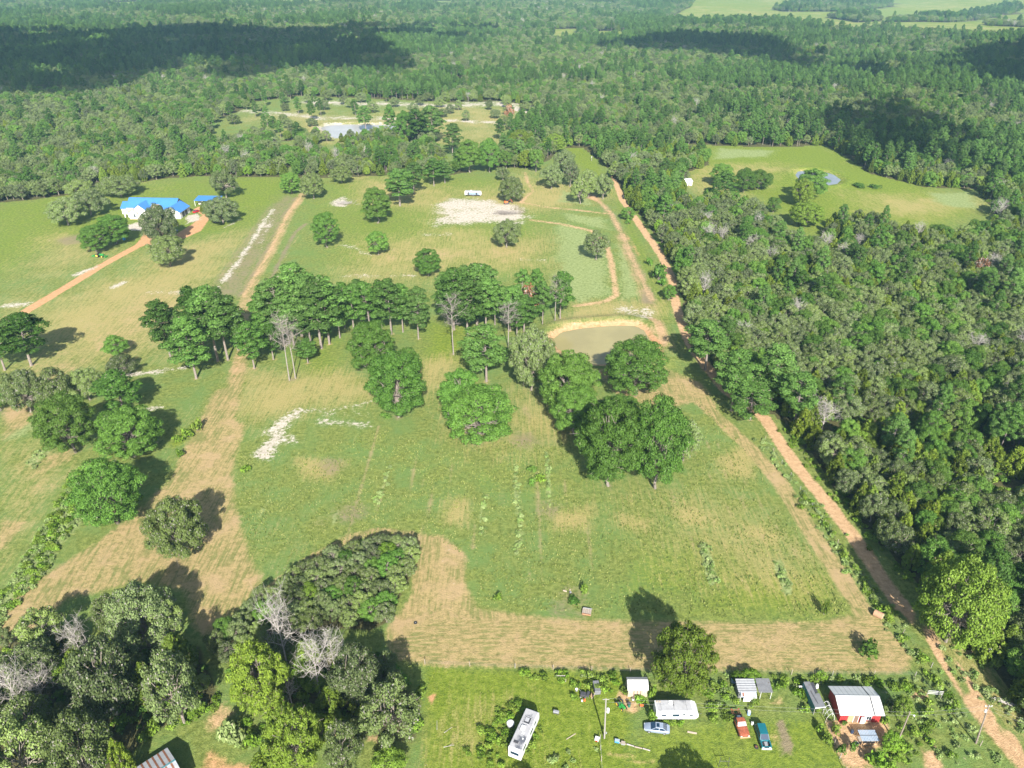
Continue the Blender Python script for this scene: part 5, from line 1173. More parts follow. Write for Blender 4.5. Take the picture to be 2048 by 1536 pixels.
# ------------------------------------------------------------------ vehicles
def wheel(parent, x, y, r=.33, w_=.22, m=M_STEEL):
    t = MB().tube((x, y - w_ / 2, r), (x, y + w_ / 2, r), r, n=16).build('wheel', M_BLACK, parent, .03)
    MB().tube((x, y - w_ / 2 - .012, r), (x, y + w_ / 2 + .012, r), r * .6, n=12).build('rim', m, t); return t
def ring(x, w_, z0, z1): return [Vector((x, y, z)) for y, z in ((-w_ * .9, z0), (-w_, z0 + .15), (-w_, z1 - .16), (-w_ * .86, z1), (w_ * .86, z1), (w_, z1 - .16), (w_, z0 + .15), (w_ * .9, z0))]
def shell(parent, st, m, name='body'): return MB().loft([ring(*s) for s in st]).build(name, m, parent, .03, True)
def cabin(parent, xb0, xb1, xt0, xt1, zb, zt, wb, wt, m, side_split=True, name='cabin'):
    """greenhouse of a car with glass set in its four faces; x0 in front"""
    B = [(xb0, -wb, zb), (xb0, wb, zb), (xb1, wb, zb), (xb1, -wb, zb)]; T_ = [(xt0, -wt, zt), (xt0, wt, zt), (xt1, wt, zt), (xt1, -wt, zt)]
    c = MB().loft([[Vector(p) for p in B], [Vector(p) for p in T_]]).build(name, m, parent, .05)
    def glass(a, b, c_, d, nm, k=.10):
        q = [Vector(v) for v in (a, b, c_, d)]; ctr = sum(q, Vector()) / 4; q = [ctr + (v - ctr) * (1 - k) for v in q]
        nn = (q[1] - q[0]).cross(q[3] - q[0]).normalized(); out = ctr - Vector((0, 0, zb)); out.z = 0
        if (ctr - Vector(((xb0 + xb1) / 2, 0, ctr.z))).dot(nn) < 0: q = q[::-1]; nn = -nn
        MB().slab([v + nn * .008 for v in q], .012).build(nm, M_GLASSB, c)
    glass(B[0], B[1], T_[1], T_[0], 'windscreen'); glass(B[2], B[3], T_[3], T_[2], 'rear_window')
    for a, b, c_, d in ((B[3], B[0], T_[0], T_[3]), (B[1], B[2], T_[2], T_[1])):
        a, b, c_, d = map(Vector, (a, b, c_, d))
        if side_split:
            m0, m1 = (a + b) / 2, (d + c_) / 2; glass(a, m0, m1, d, 'side_window', .16); glass(m0, b, c_, m1, 'side_window', .16)
        else: glass(a, b, c_, d, 'side_window', .16)
    return c
def lights(parent, xf, xr, w_, z):
    for s in (-1, 1):
        MB().box((xf, s * w_, z), (.10, .30, .14)).build('headlight', M_WHITE, parent, .02); MB().box((xr, s * w_, z + .08), (.06, .26, .14)).build('tail_light', M_CARRED, parent, .02)
M_CARRED = mat('red_car_paint', (0.40, 0.012, 0.012), .3, var=.02, spec=.6); M_SILVER = mat('silver_paint', (0.20, 0.24, 0.31), .35, .0, .03, spec=.6)
M_TEALP = mat('teal_paint', (0.008, 0.105, 0.13), .30, var=.06, spec=.6); M_RUSTO = mat('orange_rust_paint', (0.24, 0.065, 0.030), .75, var=.30, scale=2.5, dirt=(.12, .055, .04), dirt_amt=.4)
M_DKCAR = mat('dark_blue_paint', (0.02, 0.03, 0.06), .3, var=.05, spec=.6); M_GRN = mat('tractor_green', (0.03, 0.22, 0.04), .45); M_YEL = mat('yellow_rim', (0.65, 0.45, 0.05), .5); M_ORG = mat('orange_machine', (0.62, 0.13, 0.03), .5)

def sedan(label, x, y, rz, m, group=None, sunroof=False):
    o = thing('parked_car', label, 'car', (x, y, gz(x, y)), rz, group)
    shell(o, [(2.36, .58, .36, .62), (2.2, .78, .26, .72), (1.2, .90, .2, .90), (.5, .91, .2, .97), (-1.2, .91, .2, .99), (-1.9, .88, .22, .98), (-2.28, .80, .3, .88), (-2.36, .66, .42, .80)], m)
    c = cabin(o, 1.15, -1.85, .25, -1.05, .95, 1.44, .83, .62, m)
    if sunroof: MB().box((-.15, 0, 1.447), (.55, .80, .012)).build('sunroof', M_GLASSB, o)
    for xx in (1.42, -1.38):
        for s in (-1, 1): wheel(o, xx, s * .80)
    lights(o, 2.26, -2.33, .55, .62); MB().box((2.38, 0, .42), (.06, 1.1, .16)).build('grille', M_DARK, o); return o
a, b = P(1337, 1463), P(1289, 1457); c_ = (a + b) / 2
sedan('silver sedan parked below the white travel trailer', c_.x, c_.y, math.atan2(b.y - a.y, b.x - a.x), M_SILVER, sunroof=True)
q = P(393, 424); sedan('bright red car beside the large white house', q.x, q.y, RAD(70), M_CARRED)
q = P(437, 445); sedan('dark blue car under the carport oak', q.x, q.y, RAD(10), M_DKCAR, 'dark cars at the white house'); q = P(347, 464); sedan('dark blue car on the drive in front of the white house', q.x, q.y, RAD(12), M_DKCAR, 'dark cars at the white house')

# teal vehicle with open engine bay
a, b = P(1518, 1455), P(1532, 1500); c_ = (a + b) / 2
o = thing('teal_truck', 'old teal vehicle with open engine bay and white front bumper', 'car', (c_.x, c_.y, gz(c_.x, c_.y)), math.atan2(b.y - a.y, b.x - a.x))
shell(o, [(1.05, .92, .3, 1.0), (.2, .94, .3, 1.05), (-1.8, .94, .3, 1.05), (-2.35, .90, .35, .98)], M_TEALP)
for s in (-1, 1): MB().box((1.65, s * .80, .72), (1.3, .24, .62)).build('front_wing', M_TEALP, o, .05)
MB().box((1.6, 0, .45), (1.3, 1.35, .25)).build('engine_bay', M_DARK, o); e_ = MB().box((1.55, .05, .70), (.75, .6, .35)).build('engine', M_STEEL, o, .05)
for i in range(5): MB().tube((1.25 + .15 * i, -.4 + .2 * i, .72), (1.4 + .1 * i, -.3 + .18 * i, .88), .06, n=6).build('engine_hose', random.choice((M_BLACK, M_STEEL)), e_)
MB().box((2.22, 0, .85), (.12, 1.5, .12)).build('radiator_panel', M_TEALP, o); MB().box((2.45, 0, .52), (.20, 1.86, .26)).build('bumper', M_WHITE, o, .06)
cabin(o, 1.0, -2.2, .25, -1.95, 1.02, 1.75, .88, .72, M_TEALP); lights(o, 2.32, -2.36, .62, .75)
for xx in (1.6, -1.5):
    for s in (-1, 1): wheel(o, xx, s * .82, .38, .25)
q = P(1520, 1495); w2 = MB().tube((0, 0, 0), (0, 0, .26), .40, n=16).build('spare_wheel', M_BLACK, None, .05); w2.location = (q.x - .7, q.y, gz(q.x, q.y)); tag(w2, 'black wheel lying beside the front of the teal vehicle', 'wheel'); MB().tube((0, 0, -.01), (0, 0, .275), .2, n=12).build('rim', M_RUST, w2)
# rusty truck
a, b = P(1470, 1428), P(1488, 1476); c_ = (a + b) / 2
o = thing('rusty_truck', 'derelict orange rust truck with bare frame behind the cab', 'truck', (c_.x, c_.y, gz(c_.x, c_.y)), math.atan2(b.y - a.y, b.x - a.x))
shell(o, [(2.75, .82, .55, 1.02), (2.4, .95, .5, 1.12), (1.2, .98, .5, 1.18), (.8, .98, .5, 1.2)], M_RUSTO, 'hood'); shell(o, [(.85, .99, .5, 1.22), (-.4, .99, .5, 1.22), (-.7, .97, .5, 1.2)], M_RUSTO, 'cab_body')
cabin(o, .95, -.65, .45, -.5, 1.18, 1.85, .92, .78, M_RUSTO, False)
MB().slab([(.93, -.8, 1.24), (.50, -.7, 1.80), (.50, .7, 1.80), (.93, .8, 1.24)][::-1], .012).build('white_windscreen_sheet', M_WHITE, o)
for s in (-1, 1):
    MB().box((-1.75, s * .78, .72), (2.3, .10, .16)).build('frame_rail', M_RUST, o); MB().box((-1.75, s * .45, .66), (2.3, .10, .16)).build('frame_rail', M_RUST, o)
for x in (-2.85, -2.0, -1.2): MB().box((x, 0, .72), (.10, 1.6, .12)).build('cross_member', M_RUST, o)
MB().tube((-1.2, -.2, .95), (-1.2, .45, .95), .26, n=10).build('tank', M_WHITE, o); MB().box((-1.0, -.1, .85), (.6, .7, .35)).build('gearbox', M_DARK, o, .06)
MB().box((2.85, 0, .62), (.18, 1.95, .24)).build('bumper', M_TAN, o, .05); lights(o, 2.76, -2.9, .7, .85)
for xx in (1.9, -1.7):
    for s in (-1, 1): wheel(o, xx, s * .85, .42, .26, M_RUST)
# motorhome
a, b = P(1031, 1520), P(1069, 1434); c_ = (a + b) / 2; L = 9.3
o = thing('motorhome', 'old white motorhome with algae stained roof standing in weeds', 'motorhome', (c_.x - .2, c_.y, gz(c_.x, c_.y)), math.atan2(b.y - a.y, b.x - a.x))
prof = [(-L / 2, .45), (L / 2 - .25, .45), (L / 2, .95), (L / 2 - .15, 2.3), (L / 2 - .7, 3.05), (-L / 2 + .2, 3.05), (-L / 2, 2.7)]
MB().prism(prof, -1.25, 1.25).build('body', M_WHITE, o, .10)
M_RVROOF = mat('algae_roof', (0.31, 0.305, 0.31), .8, var=.10, scale=.9, dirt=(.09, .095, .11), dirt_amt=.55)
MB().box((-.2, 0, 3.07), (L - 1.1, 2.36, .06)).build('roof', M_RVROOF, o, .03)
f_ = MB()
for cc, dd in (((1.6, .62, 3.16), (1.5, .10, .14)), ((1.6, -.62, 3.16), (1.5, .10, .14)), ((.85, 0, 3.16), (.10, 1.34, .14)), ((2.35, 0, 3.16), (.10, 1.34, .14))): f_.box(cc, dd)
hf = f_.build('hatch_frame', M_DIRTYW, o); MB().box((1.6, 0, 3.13), (1.4, 1.14, .05)).build('hatch_well', M_DARK, hf); MB().box((1.7, .1, 3.18), (.8, .7, .10)).build('hatch_unit', M_DIRTYW, hf)
MB().box((-.2, .2, 3.25), (1.0, .8, .30)).build('air_conditioner', M_WHITE, o, .08); MB().box((-.2, .65, 3.12), (1.1, .08, .06)).build('roof_seal', M_DARK, o)
MB().box((-1.1, -.2, 3.16), (.45, .45, .14)).build('roof_vent', M_WHITE, o, .04); MB().box((-3.2, .3, 3.15), (.5, .9, .08)).build('roof_vent', M_DARK, o, .03); MB().tube((-2.2, -.6, 3.1), (-2.2, -.6, 3.3), .12, n=10).build('roof_cap', M_WHITE, o)
for x0, x1 in ((-3.6, -2.3), (-.2, 1.2), (1.9, 2.7)):
    for s in (-1, 1): MB().box(((x0 + x1) / 2, s * 1.26, 2.1), (x1 - x0, .03, .65)).build('side_window', M_GLASSB, o)
MB().box((-L / 2 - .01, 0, 1.9), (.04, 1.6, .7)).build('rear_window', M_GLASSB, o); MB().slab([(L / 2 + .0, -1.1, 1.6), (L / 2 - .42, -1.05, 2.75), (L / 2 - .42, 1.05, 2.75), (L / 2 + .0, 1.1, 1.6)][::-1], .02).build('windscreen', M_GLASSB, o)
for xx in (-2.6, 3.1):
    for s in (-1, 1): wheel(o, xx, s * 1.08, .42, .26)
# travel trailers
def travel_trailer(label, A, B, L, stripe=False, rz=None):
    a, b = P(*A), P(*B); c_ = (a + b) / 2; o = thing('travel_trailer', label, 'trailer', (c_.x, c_.y, gz(c_.x, c_.y)), math.atan2(b.y - a.y, b.x - a.x))
    prof = [(-L / 2, .55), (L / 2 - .5, .55), (L / 2, 1.0), (L / 2 + .05, 1.7), (L / 2 - .35, 2.55), (L / 2 - 1.0, 2.85), (-L / 2, 2.85)]
    MB().prism(prof, .05, 2.45).build('body', M_WHITE, o, .06)
    MB().box((-.5, 1.25, 2.875), (L - 1.4, 2.34, .05)).build('roof', M_DIRTYW, o, .02)
    for x in (-L / 2 + 1.0, -L / 2 + 3.4, L / 2 - 2.2): MB().box((x, 1.3, 2.93), (.05, 2.2, .05)).build('roof_seam', M_STEEL, o)
    MB().box((-L * .13, 1.9, 3.0), (.8, .7, .24)).build('air_conditioner', M_WHITE, o, .05); MB().box((-L * .07, 1.55, 2.95), (.12, 1.0, .08)).build('roof_strip', M_DARK, o)
    for x in (-L / 2 + .45, -L / 2 + .95): MB().box((x, 2.1, 2.93), (.35, .35, .08)).build('roof_vent', M_CREAM, o, .02)
    for x0, x1, z0, z1 in ((-L * .36, -L * .26, 1.5, 1.95), (-L * .11, L * .05, 1.35, 2.0), (L * .29, L * .37, 1.55, 1.9)):
        MB().box(((x0 + x1) / 2, .035, (z0 + z1) / 2), (x1 - x0, .03, z1 - z0)).build('window', M_GLASSB, o)
    d_ = MB().box((L * .155, .03, 1.55), (.75, .03, 1.8)).build('door', M_WHITE, o); MB().box((L * .155, .012, 1.95), (.35, .02, .45)).build('door_window', M_GLASSB, d_)
    if stripe:
        MB().box((.6, .0, 1.62), (L - 3.2, .11, .95)).build('window_band', M_STRIPE, o); MB().box((0, .0, .80), (L - 1.2, .10, .42)).build('stripe', M_DARK, o)
        for x in (-L * .28, L * .22): MB().box((x, -.01, 1.55), (1.0, .13, 1.9)).build('slide_opening', M_DARK, o)
    for x in (-.5, .45): wheel(o, x, .25, .34, .22)
    MB().tube((L / 2, 1.25, .6), (L / 2 + 1.0, 1.25, .55), .05, n=6).build('tow_bar', M_DARK, o); return o
M_STRIPE = mat('blue_grey_stripe', (0.16, 0.24, 0.34), .5)
travel_trailer('white travel trailer under the edge of the big yellow-green cedar', (1311, 1443), (1394, 1443), 8.0)
travel_trailer('white and blue striped trailer standing above the white sand pad', (929, 392), (963, 393), 10.0, True)
# tractor and mower
def tractor(o, k, m, rim):
    MB().box((.75 * k, 0, .95 * k), (1.5 * k, .62 * k, .55 * k)).build('hood', m, o, .08); MB().box((-.55 * k, 0, .95 * k), (.6 * k, .9 * k, .12 * k)).build('fender_deck', m, o, .03)
    s_ = MB().box((-.6 * k, 0, 1.18 * k), (.5 * k, .5 * k, .35 * k)).build('seat', M_BLACK, o, .06); MB().tube((.1 * k, 0, 1.1 * k), (-.15 * k, 0, 1.5 * k), .04 * k, n=6).build('steering_post', M_DARK, o)
    for s in (-1, 1): wheel(o, -.75 * k, s * .72 * k, .68 * k, .38 * k, rim); wheel(o, 1.15 * k, s * .62 * k, .42 * k, .28 * k, rim)
q = P(201, 514); o = thing('tractor', 'green tractor with a green mower deck beside the orange drive', 'tractor', (q.x, q.y, 0), RAD(-12)); tractor(o, 1.35, M_GRN, M_YEL)
for s in (-1, 1): MB().tube((1.6, s * .5, 1.2), (3.0, s * .5, .5), .08, n=6).build('loader_arm', M_GRN, o)
MB().box((3.2, 0, .45), (.5, 1.9, .5)).build('bucket', M_GRN, o, .05); MB().box((-2.9, 0, .45), (2.4, 2.0, .35)).build('mower_deck', M_GRN, o, .06)
q = P(1242, 1413); o = thing('lawn_mower', 'green riding lawn mower left of the white shed', 'mower', (q.x, q.y, 0), RAD(-60)); tractor(o, .75, M_GRN, M_YEL); MB().box((0, 0, .25), (.9, 1.1, .2)).build('mower_deck', M_GRN, o, .04)
q = P(1013, 408); o = thing('orange_machine', 'small orange digging machine under the open pale limbed oak', 'machine', (q.x, q.y, 0), RAD(15))
for s in (-1, 1): MB().box((0, s * .8, .4), (3.0, .45, .8)).build('track', M_DARK, o, .2)
MB().box((-.3, 0, 1.3), (2.0, 1.6, 1.0)).build('body', M_ORG, o, .1); MB().box((.3, -.2, 2.1), (1.0, 1.0, 1.0)).build('cab', M_DARK, o, .05); MB().tube((.9, .4, 1.4), (2.9, .4, 2.4), .14, n=6).build('arm', M_ORG, o); MB().tube((2.9, .4, 2.4), (3.6, .4, .7), .11, n=6).build('stick', M_ORG, o); MB().box((3.6, .4, .5), (.6, .7, .5)).build('bucket', M_DARK, o, .05)

# ------------------------------------------------------------------ poles and wires
def pole(label, base, top, r, m, group=None):
    b = P(*base); z = height_at(b, top[1]); t = Vector(((top[0] - 1024) / F * (b.y * cp + (CH - z) * sp), b.y, z))
    o = thing('utility_pole', label, 'pole', (b.x, b.y, gz(b.x, b.y)), 0, group); MB().tube((0, 0, -.5), t - b, r, r * .7, 8).build('post', m, o); return o, b, t
oA, bA, tA = pole('tall straight utility pole with a white transformer in the green yard', (1209, 1476), (1212, 1397), .16, M_POLEP)
d = tA - bA; q = d * .72; tr_ = MB().tube(q + Vector((.42, -.1, -.45)), q + Vector((.42, -.1, .5)), .27, n=12).build('transformer', M_WHITE, oA, .05); MB().tube(q + Vector((.1, 0, 0)), q + Vector((.3, -.08, 0)), .04, n=5).build('bracket', M_DARK, tr_)
MB().box(Vector((.22, -.05, 1.6)), (.25, .2, .4)).build('meter_box', M_STEEL, oA, .03); MB().box(d * .98, (1.2, .10, .12)).build('cross_arm', M_POLEP, oA)
oB, bB, tB = pole('dark leaning utility pole with a lamp right of the red house', (1793, 1489), (1820, 1424), .15, M_POLE)
d = tB - bB; l_ = MB().tube(d * .93, d * .93 + Vector((.7, -.3, .15)), .03, n=6).build('lamp_arm', M_STEEL, oB); MB().tube(d * .93 + Vector((.6, -.28, .0)), d * .93 + Vector((.85, -.36, .05)), .16, n=10).build('lamp_head', M_WHITE, l_, .04)
oC, bC, tC = pole('brown leaning utility pole with white fittings beside the dirt road', (1952, 1487), (1978, 1410), .15, M_POLE)
d = tC - bC; MB().box(d * .96, (1.3, .10, .12)).build('cross_arm', M_POLEP, oC)
for x in (-.55, .1, .55): MB().tube(d * .96 + Vector((x, 0, .06)), d * .96 + Vector((x, 0, .28)), .07, n=8).build('insulator', M_WHITE, oC)
MB().tube(d * .86 + Vector((-.35, -.1, -.3)), d * .86 + Vector((-.35, -.1, .3)), .18, n=10).build('transformer', M_WHITE, oC, .04)
oD, bD, tD = pole('short pale lamp post at the wood edge beyond the dirt road', (1973, 1327), (1980, 1298), .07, M_POLEP); MB().box(tD - bD + Vector((0, -.1, 0)), (.6, .25, .12)).build('lamp_head', M_WHITE, oD, .03)
M_WIRE = mat('wire_grey', (.25, .25, .24), 1.0, spec=0)
def wire(label, pts, sag=.35, r=.011):
    b = MB()
    for a, c in zip(pts[:-1], pts[1:]):
        pr = None
        for i in range(15):
            t = i / 14; q = a.lerp(c, t) - Vector((0, 0, sag * 4 * t * (1 - t)))
            if pr is not None: b.tube(pr, q, r, n=4, caps=False)
            pr = q
    o = b.build('power_line', M_WIRE); return tag(o, label, 'power line', 'power lines over the yard')
far = tC + Vector((30, -16, 1.0))
wire('upper power line strung from the yard pole over the trailer to the roadside pole', [tA + Vector((.5, 0, .05)), tB + Vector((0, 0, -.05)), tC + Vector((-.5, 0, -.2)), far])
wire('lower power line strung from the yard pole over the trailer to the roadside pole', [tA + Vector((-.3, 0, -.9)), tB + Vector((0, 0, -1.0)), tC + Vector((0, 0, -1.3)), far + Vector((0, 0, -1.2))])
# ------------------------------------------------------------------ small things
def put(name, label, cat, at_px, rz=0.0, group=None):
    q = P(*at_px); return thing(name, label, cat, (q.x, q.y, gz(q.x, q.y)), rz, group)
o = put('water_tank', 'round white tank lid beside the motorhome', 'tank', (1021, 1450)); MB().tube((0, 0, -.1), (0, 0, .75), .68, n=20).build('barrel', M_DIRTYW, o, .04); MB().tube((0, 0, .75), (0, 0, .88), .70, .25, 20).build('lid', M_WHITE, o)
o = put('grill_cart', 'grey covered grill standing on the mown yard grass', 'grill', (1112, 1428), RAD(-15)); MB().box((0, 0, .75), (1.15, .6, .35)).build('lid', M_STEEL, o, .12); MB().box((0, 0, .5), (1.0, .55, .2)).build('fire_box', M_DARK, o)
for x in (-.45, .45):
    for y in (-.22, .22): MB().tube((x, y, -.05), (x, y, .45), .03, n=5).build('leg', M_DARK, o)
o = put('cooler_box', 'small white box with a red front at the fence corner', 'box', (1194, 1480), RAD(-20)); MB().box((0, 0, .35), (.8, .7, .7)).build('case', M_WHITE, o, .06); MB().box((-.05, -.36, .2), (.45, .04, .3)).build('red_panel', M_CARRED, o)
o = put('board', 'pale board lying on the grass between grill and fence corner', 'board', (1142, 1473), RAD(33)); MB().box((0, 0, .06), (2.1, .12, .08)).build('plank', M_CREAM, o)
for i, (px, py, r_, l_, lab) in enumerate(((874, 1450, 95, 1.9, 'pale stick lying nearest the broad oak on the rough grass'), (896, 1460, 40, 1.8, 'pale stick lying right of the other lone stick on the rough grass'), (898, 1492, 12, 2.0, 'forked pale stick lying lowest on the rough grass'))):
    o = put('stick', lab, 'stick', (px, py), RAD(r_), 'pale sticks on the rough grass'); MB().tube((-l_ / 2, 0, .06), (l_ / 2, 0, .09), .06, .03, 6).build('branch', M_DEAD, o)
    if i == 2: MB().tube((0, 0, .08), (.7, .35, .1), .04, .02, 6).build('twig', M_DEAD, o)
o = put('plank', 'white plank lying in the grass below the travel trailer', 'board', (1384, 1466), RAD(-12)); MB().box((0, 0, .10), (1.7, .3, .12)).build('plank', M_CREAM, o)
o = put('log_edging', 'row of logs edging the lower yard from the blue box', 'logs', (1266, 1493), RAD(-17))
for i in range(4): MB().tube((-2.6 + i * 1.45, .1 * (i % 2), .1), (-1.25 + i * 1.45, .05, .1), .13, .11, 7).build('log', M_DEAD if i % 2 else M_WOOD, o)
o = put('blue_bin', 'blue plastic box at the end of the log edging', 'box', (1234, 1484), RAD(-12)); MB().box((0, 0, .3), (.85, .5, .5)).build('bin', mat('blue_plastic', (.06, .25, .55), .4), o, .04); MB().box((0, 0, .57), (.9, .55, .05)).build('lid', M_SLAT, o, .02)
o = put('grey_crate', 'grey crate right against the blue plastic box', 'box', (1246, 1488), RAD(-12)); MB().box((0, 0, .25), (.7, .5, .45)).build('case', M_STEEL, o, .03); MB().box((0, 0, .5), (.74, .54, .05)).build('lid', M_WOOD, o)
o = put('junk_cart', 'black wheeled cart in the junk pile under the yard hedge', 'cart', (1166, 1392), RAD(-10)); MB().box((0, 0, .6), (1.1, .9, .5)).build('tub', M_DARK, o, .06); [wheel(o, x, y, .25, .12) for x in (-.4, .4) for y in (-.45, .45)]; MB().tube((-.5, .4, .9), (-.9, .6, 1.2), .03, n=5).build('handle', M_STEEL, o)
o = put('black_barrow', 'second black barrow of the junk pile left of the tan sheet', 'cart', (1176, 1391), RAD(70)); MB().box((0, 0, .5), (1.2, .55, .4)).build('tub', M_DARK, o, .08); wheel(o, .75, 0, .22, .10)
for s in (-1, 1): MB().tube((-.5, s * .2, .5), (-1.2, s * .26, .6), .025, n=5).build('handle', M_STEEL, o)
o = put('tan_sheet', 'tan folded sheet leaning at the right of the junk pile', 'sheet', (1186, 1394), RAD(70)); MB().box((0, 0, .45), (1.0, .10, .9), rx=.5).build('panel', M_CREAM, o); MB().box((0, .25, .4), (.9, .08, .8), rx=-.4).build('panel', M_TAN, o)
o = put('red_can', 'red can standing in front of the junk pile', 'can', (1169, 1401)); MB().tube((0, 0, 0), (0, 0, .5), .2, n=10).build('can', M_ORG, o); MB().tube((0, 0, .5), (0, 0, .58), .08, n=8).build('cap', M_BLACK, o)
o = put('white_can', 'white can left of the red can by the junk pile', 'can', (1164, 1402)); MB().tube((0, 0, 0), (0, 0, .4), .17, n=10).build('can', M_WHITE, o); MB().tube((0, 0, .4), (0, 0, .46), .07, n=8).build('cap', M_BLACK, o)
o = put('grey_trough', 'grey tank with a mossy middle behind the junk pile', 'tank', (1193, 1378), RAD(-85)); MB().box((0, 0, .5), (2.6, 1.2, 1.0)).build('tank', M_GREYM, o, .10); MB().box((0, 0, 1.02), (1.0, 1.0, .05)).build('moss_patch', mat('moss', (.10, .14, .03), .9), o)
o = put('grey_bucket', 'small grey bucket at the left end of the junk pile', 'bucket', (1153, 1381)); MB().tube((0, 0, 0), (0, 0, .5), .22, .28, 10).build('bucket', M_STEEL, o); MB().tube((0, 0, .5), (0, 0, .53), .29, n=10).build('rim', M_WHITE, o)
o = put('rail_post', 'pale hitching rail on a post in the yard hedge', 'rail', (1128, 1358)); MB().tube((0, 0, -.2), (0, 0, 1.1), .08, n=6).build('post', M_DARK, o); MB().tube((-1.5, 0, 1.1), (.2, 0, 1.1), .06, n=6).build('rail', M_DEAD, o); MB().tube((.3, -.6, -.1), (.3, -.6, .9), .05, n=6).build('post', M_DEAD, o)
o = put('green_can', 'dark green bin right of the lawn mower', 'bin', (1258, 1413)); MB().tube((0, 0, 0), (0, 0, .95), .28, .33, 12).build('bin', mat('bin_green', (.02, .12, .08), .5), o); MB().tube((0, 0, .95), (0, 0, 1.03), .35, n=12).build('lid', M_DARK, o)
o = put('red_tricycle', 'red toy cart by the hedge below the white shed', 'toy', (1283, 1413)); MB().box((0, 0, .35), (.7, .4, .2)).build('seat', M_ORG, o, .04); [wheel(o, x, y, .16, .07) for x in (-.25, .25) for y in (-.2, .2)]
o = put('white_pot', 'white pot at the front foot of the white shed', 'pot', (1266, 1400)); MB().tube((0, 0, 0), (0, 0, .45), .2, .26, 10).build('pot', M_WHITE, o); MB().tube((0, 0, .42), (0, 0, .47), .22, n=10).build('soil', M_BROWN, o)
o = put('blue_barrel', 'pale blue barrel behind the rusty truck', 'barrel', (1497, 1429)); MB().tube((0, 0, 0), (0, 0, .95), .32, n=14).build('barrel', mat('pale_blue_plastic', (.28, .40, .68), .4), o, .06); MB().tube((0, 0, .95), (0, 0, 1.0), .26, n=12).build('lid', M_WHITE, o)
o = put('white_jug', 'white container beside the tail of the teal vehicle', 'jug', (1504, 1449)); MB().box((0, 0, .35), (.45, .45, .7)).build('jug', M_WHITE, o, .10); MB().tube((0, 0, .7), (0, 0, .8), .08, n=8).build('cap', M_BLACK, o)
o = put('metal_frame', 'dark steel frame standing at the bottom edge of the yard', 'frame', (1447, 1533))
for x in (-.9, .9): MB().tube((x, 0, -.2), (x * .85, .2, 2.3), .05, n=6).build('upright', M_DARK, o)
MB().tube((-.85, .1, 1.4), (.85, .1, 1.4), .05, n=6).build('crossbar', M_DARK, o)
o = put('gas_bottle', 'blue grey drum hidden in bushes behind the tin shed', 'drum', (1472, 1366)); MB().tube((-1.0, 0, .6), (1.0, 0, .6), .55, n=14).build('drum', mat('drum_blue', (.10, .16, .25), .5), o, .08); [MB().box((x, 0, .12), (.2, 1.0, .3)).build('cradle', M_WOOD, o) for x in (-.6, .6)]
o = put('white_drum', 'white bent pipe sticking out left of the long grey shed', 'pipe', (1603, 1379)); MB().tube((-.7, 0, .8), (.7, 0, .9), .16, n=8).build('pipe', M_WHITE, o); MB().tube((-.6, 0, 0), (-.6, 0, .8), .05, n=6).build('leg', M_DARK, o)
o = put('white_sack', 'white sack in the bushes between the long shed and the red house', 'sack', (1633, 1375)); MB().tube((0, 0, 0), (0, 0, .8), .4, .25, 10).build('sack', M_WHITE, o, .1); MB().tube((0, 0, .8), (.05, 0, .95), .10, .14, 8).build('neck', M_WHITE, o)
o = put('black_bin', 'black barrel left in the shade of the slatted shelter', 'barrel', (1703, 1466)); MB().tube((0, 0, 0), (0, 0, .8), .28, n=12).build('barrel', mat('navy_plastic', (.02, .04, .09), .5), o, .05); MB().tube((0, 0, .8), (0, 0, .85), .22, n=10).build('lid', M_DARK, o)
o = put('basin', 'grey basin on the bare ground left of the slatted shelter', 'basin', (1713, 1488)); MB().tube((0, 0, 0), (0, 0, .25), .3, .4, 12).build('basin', M_STEEL, o); MB().tube((0, 0, .2), (0, 0, .255), .33, n=12).build('water', M_GLASS, o)
o = put('pipe_gate', 'white pipe gate frame at the yard corner by the dirt road', 'gate', (1868, 1392), RAD(-5))
for x in (-1.4, 1.4): MB().tube((x, 0, -.2), (x, 0, 1.5), .07, n=6).build('post', M_POLEP, o)
for z in (.6, 1.0, 1.4): MB().tube((-1.4, 0, z), (1.4, 0, z), .04, n=6).build('rail', M_WHITE, o)
o = put('hay_bale', 'rusty brown round bale lying on the verge of the mown strip', 'bale', (1755, 1234), RAD(-42)); MB().tube((-.95, 0, .72), (.95, 0, .72), .74, n=20).build('roll', mat('old_hay', (.34, .20, .12), .95, var=.2, scale=6), o, .08); MB().tube((.952, 0, .72), (.97, 0, .72), .64, n=18).build('end_face', mat('hay_end', (.52, .38, .26), .95, var=.2, scale=8), o)
o = put('log_pile', 'pale weathered log lying beyond the dirt road', 'log', (2010, 1406), RAD(-30))
for i in range(3): MB().tube((-2.4 + i * .5, .35 * i - .3, .16), (1.6 + i * .6, .3 * i - .3, .16), .16, .11, 7).build('log', M_DEAD, o)
o = put('lying_log', 'yellowish pole lying in the brush right of the leaning pole', 'log', (1864, 1492), RAD(-48)); MB().tube((-1.2, 0, .12), (1.2, 0, .12), .09, .06, 7).build('trunk', M_TAN, o); MB().tube((.2, 0, .12), (.6, .3, .2), .04, .02, 5).build('stub', M_TAN, o)
o = put('tyre', 'black tyre lying on the mown track right of the thicket', 'tyre', (831, 1246)); b = MB(); pr = [Vector((math.cos(i * math.pi / 8) * .30, math.sin(i * math.pi / 8) * .30, .12)) for i in range(17)]; [b.tube(pr[i], pr[i + 1], .12, n=8) for i in range(16)]; b.build('tread', M_BLACK, o); MB().tube((0, 0, 0), (0, 0, .05), .2, n=12).build('rim', M_STEEL, o)
o = put('wooden_cart', 'collapsed wooden crate in the tall grass of the meadow', 'crate', (1173, 1228), RAD(-12))
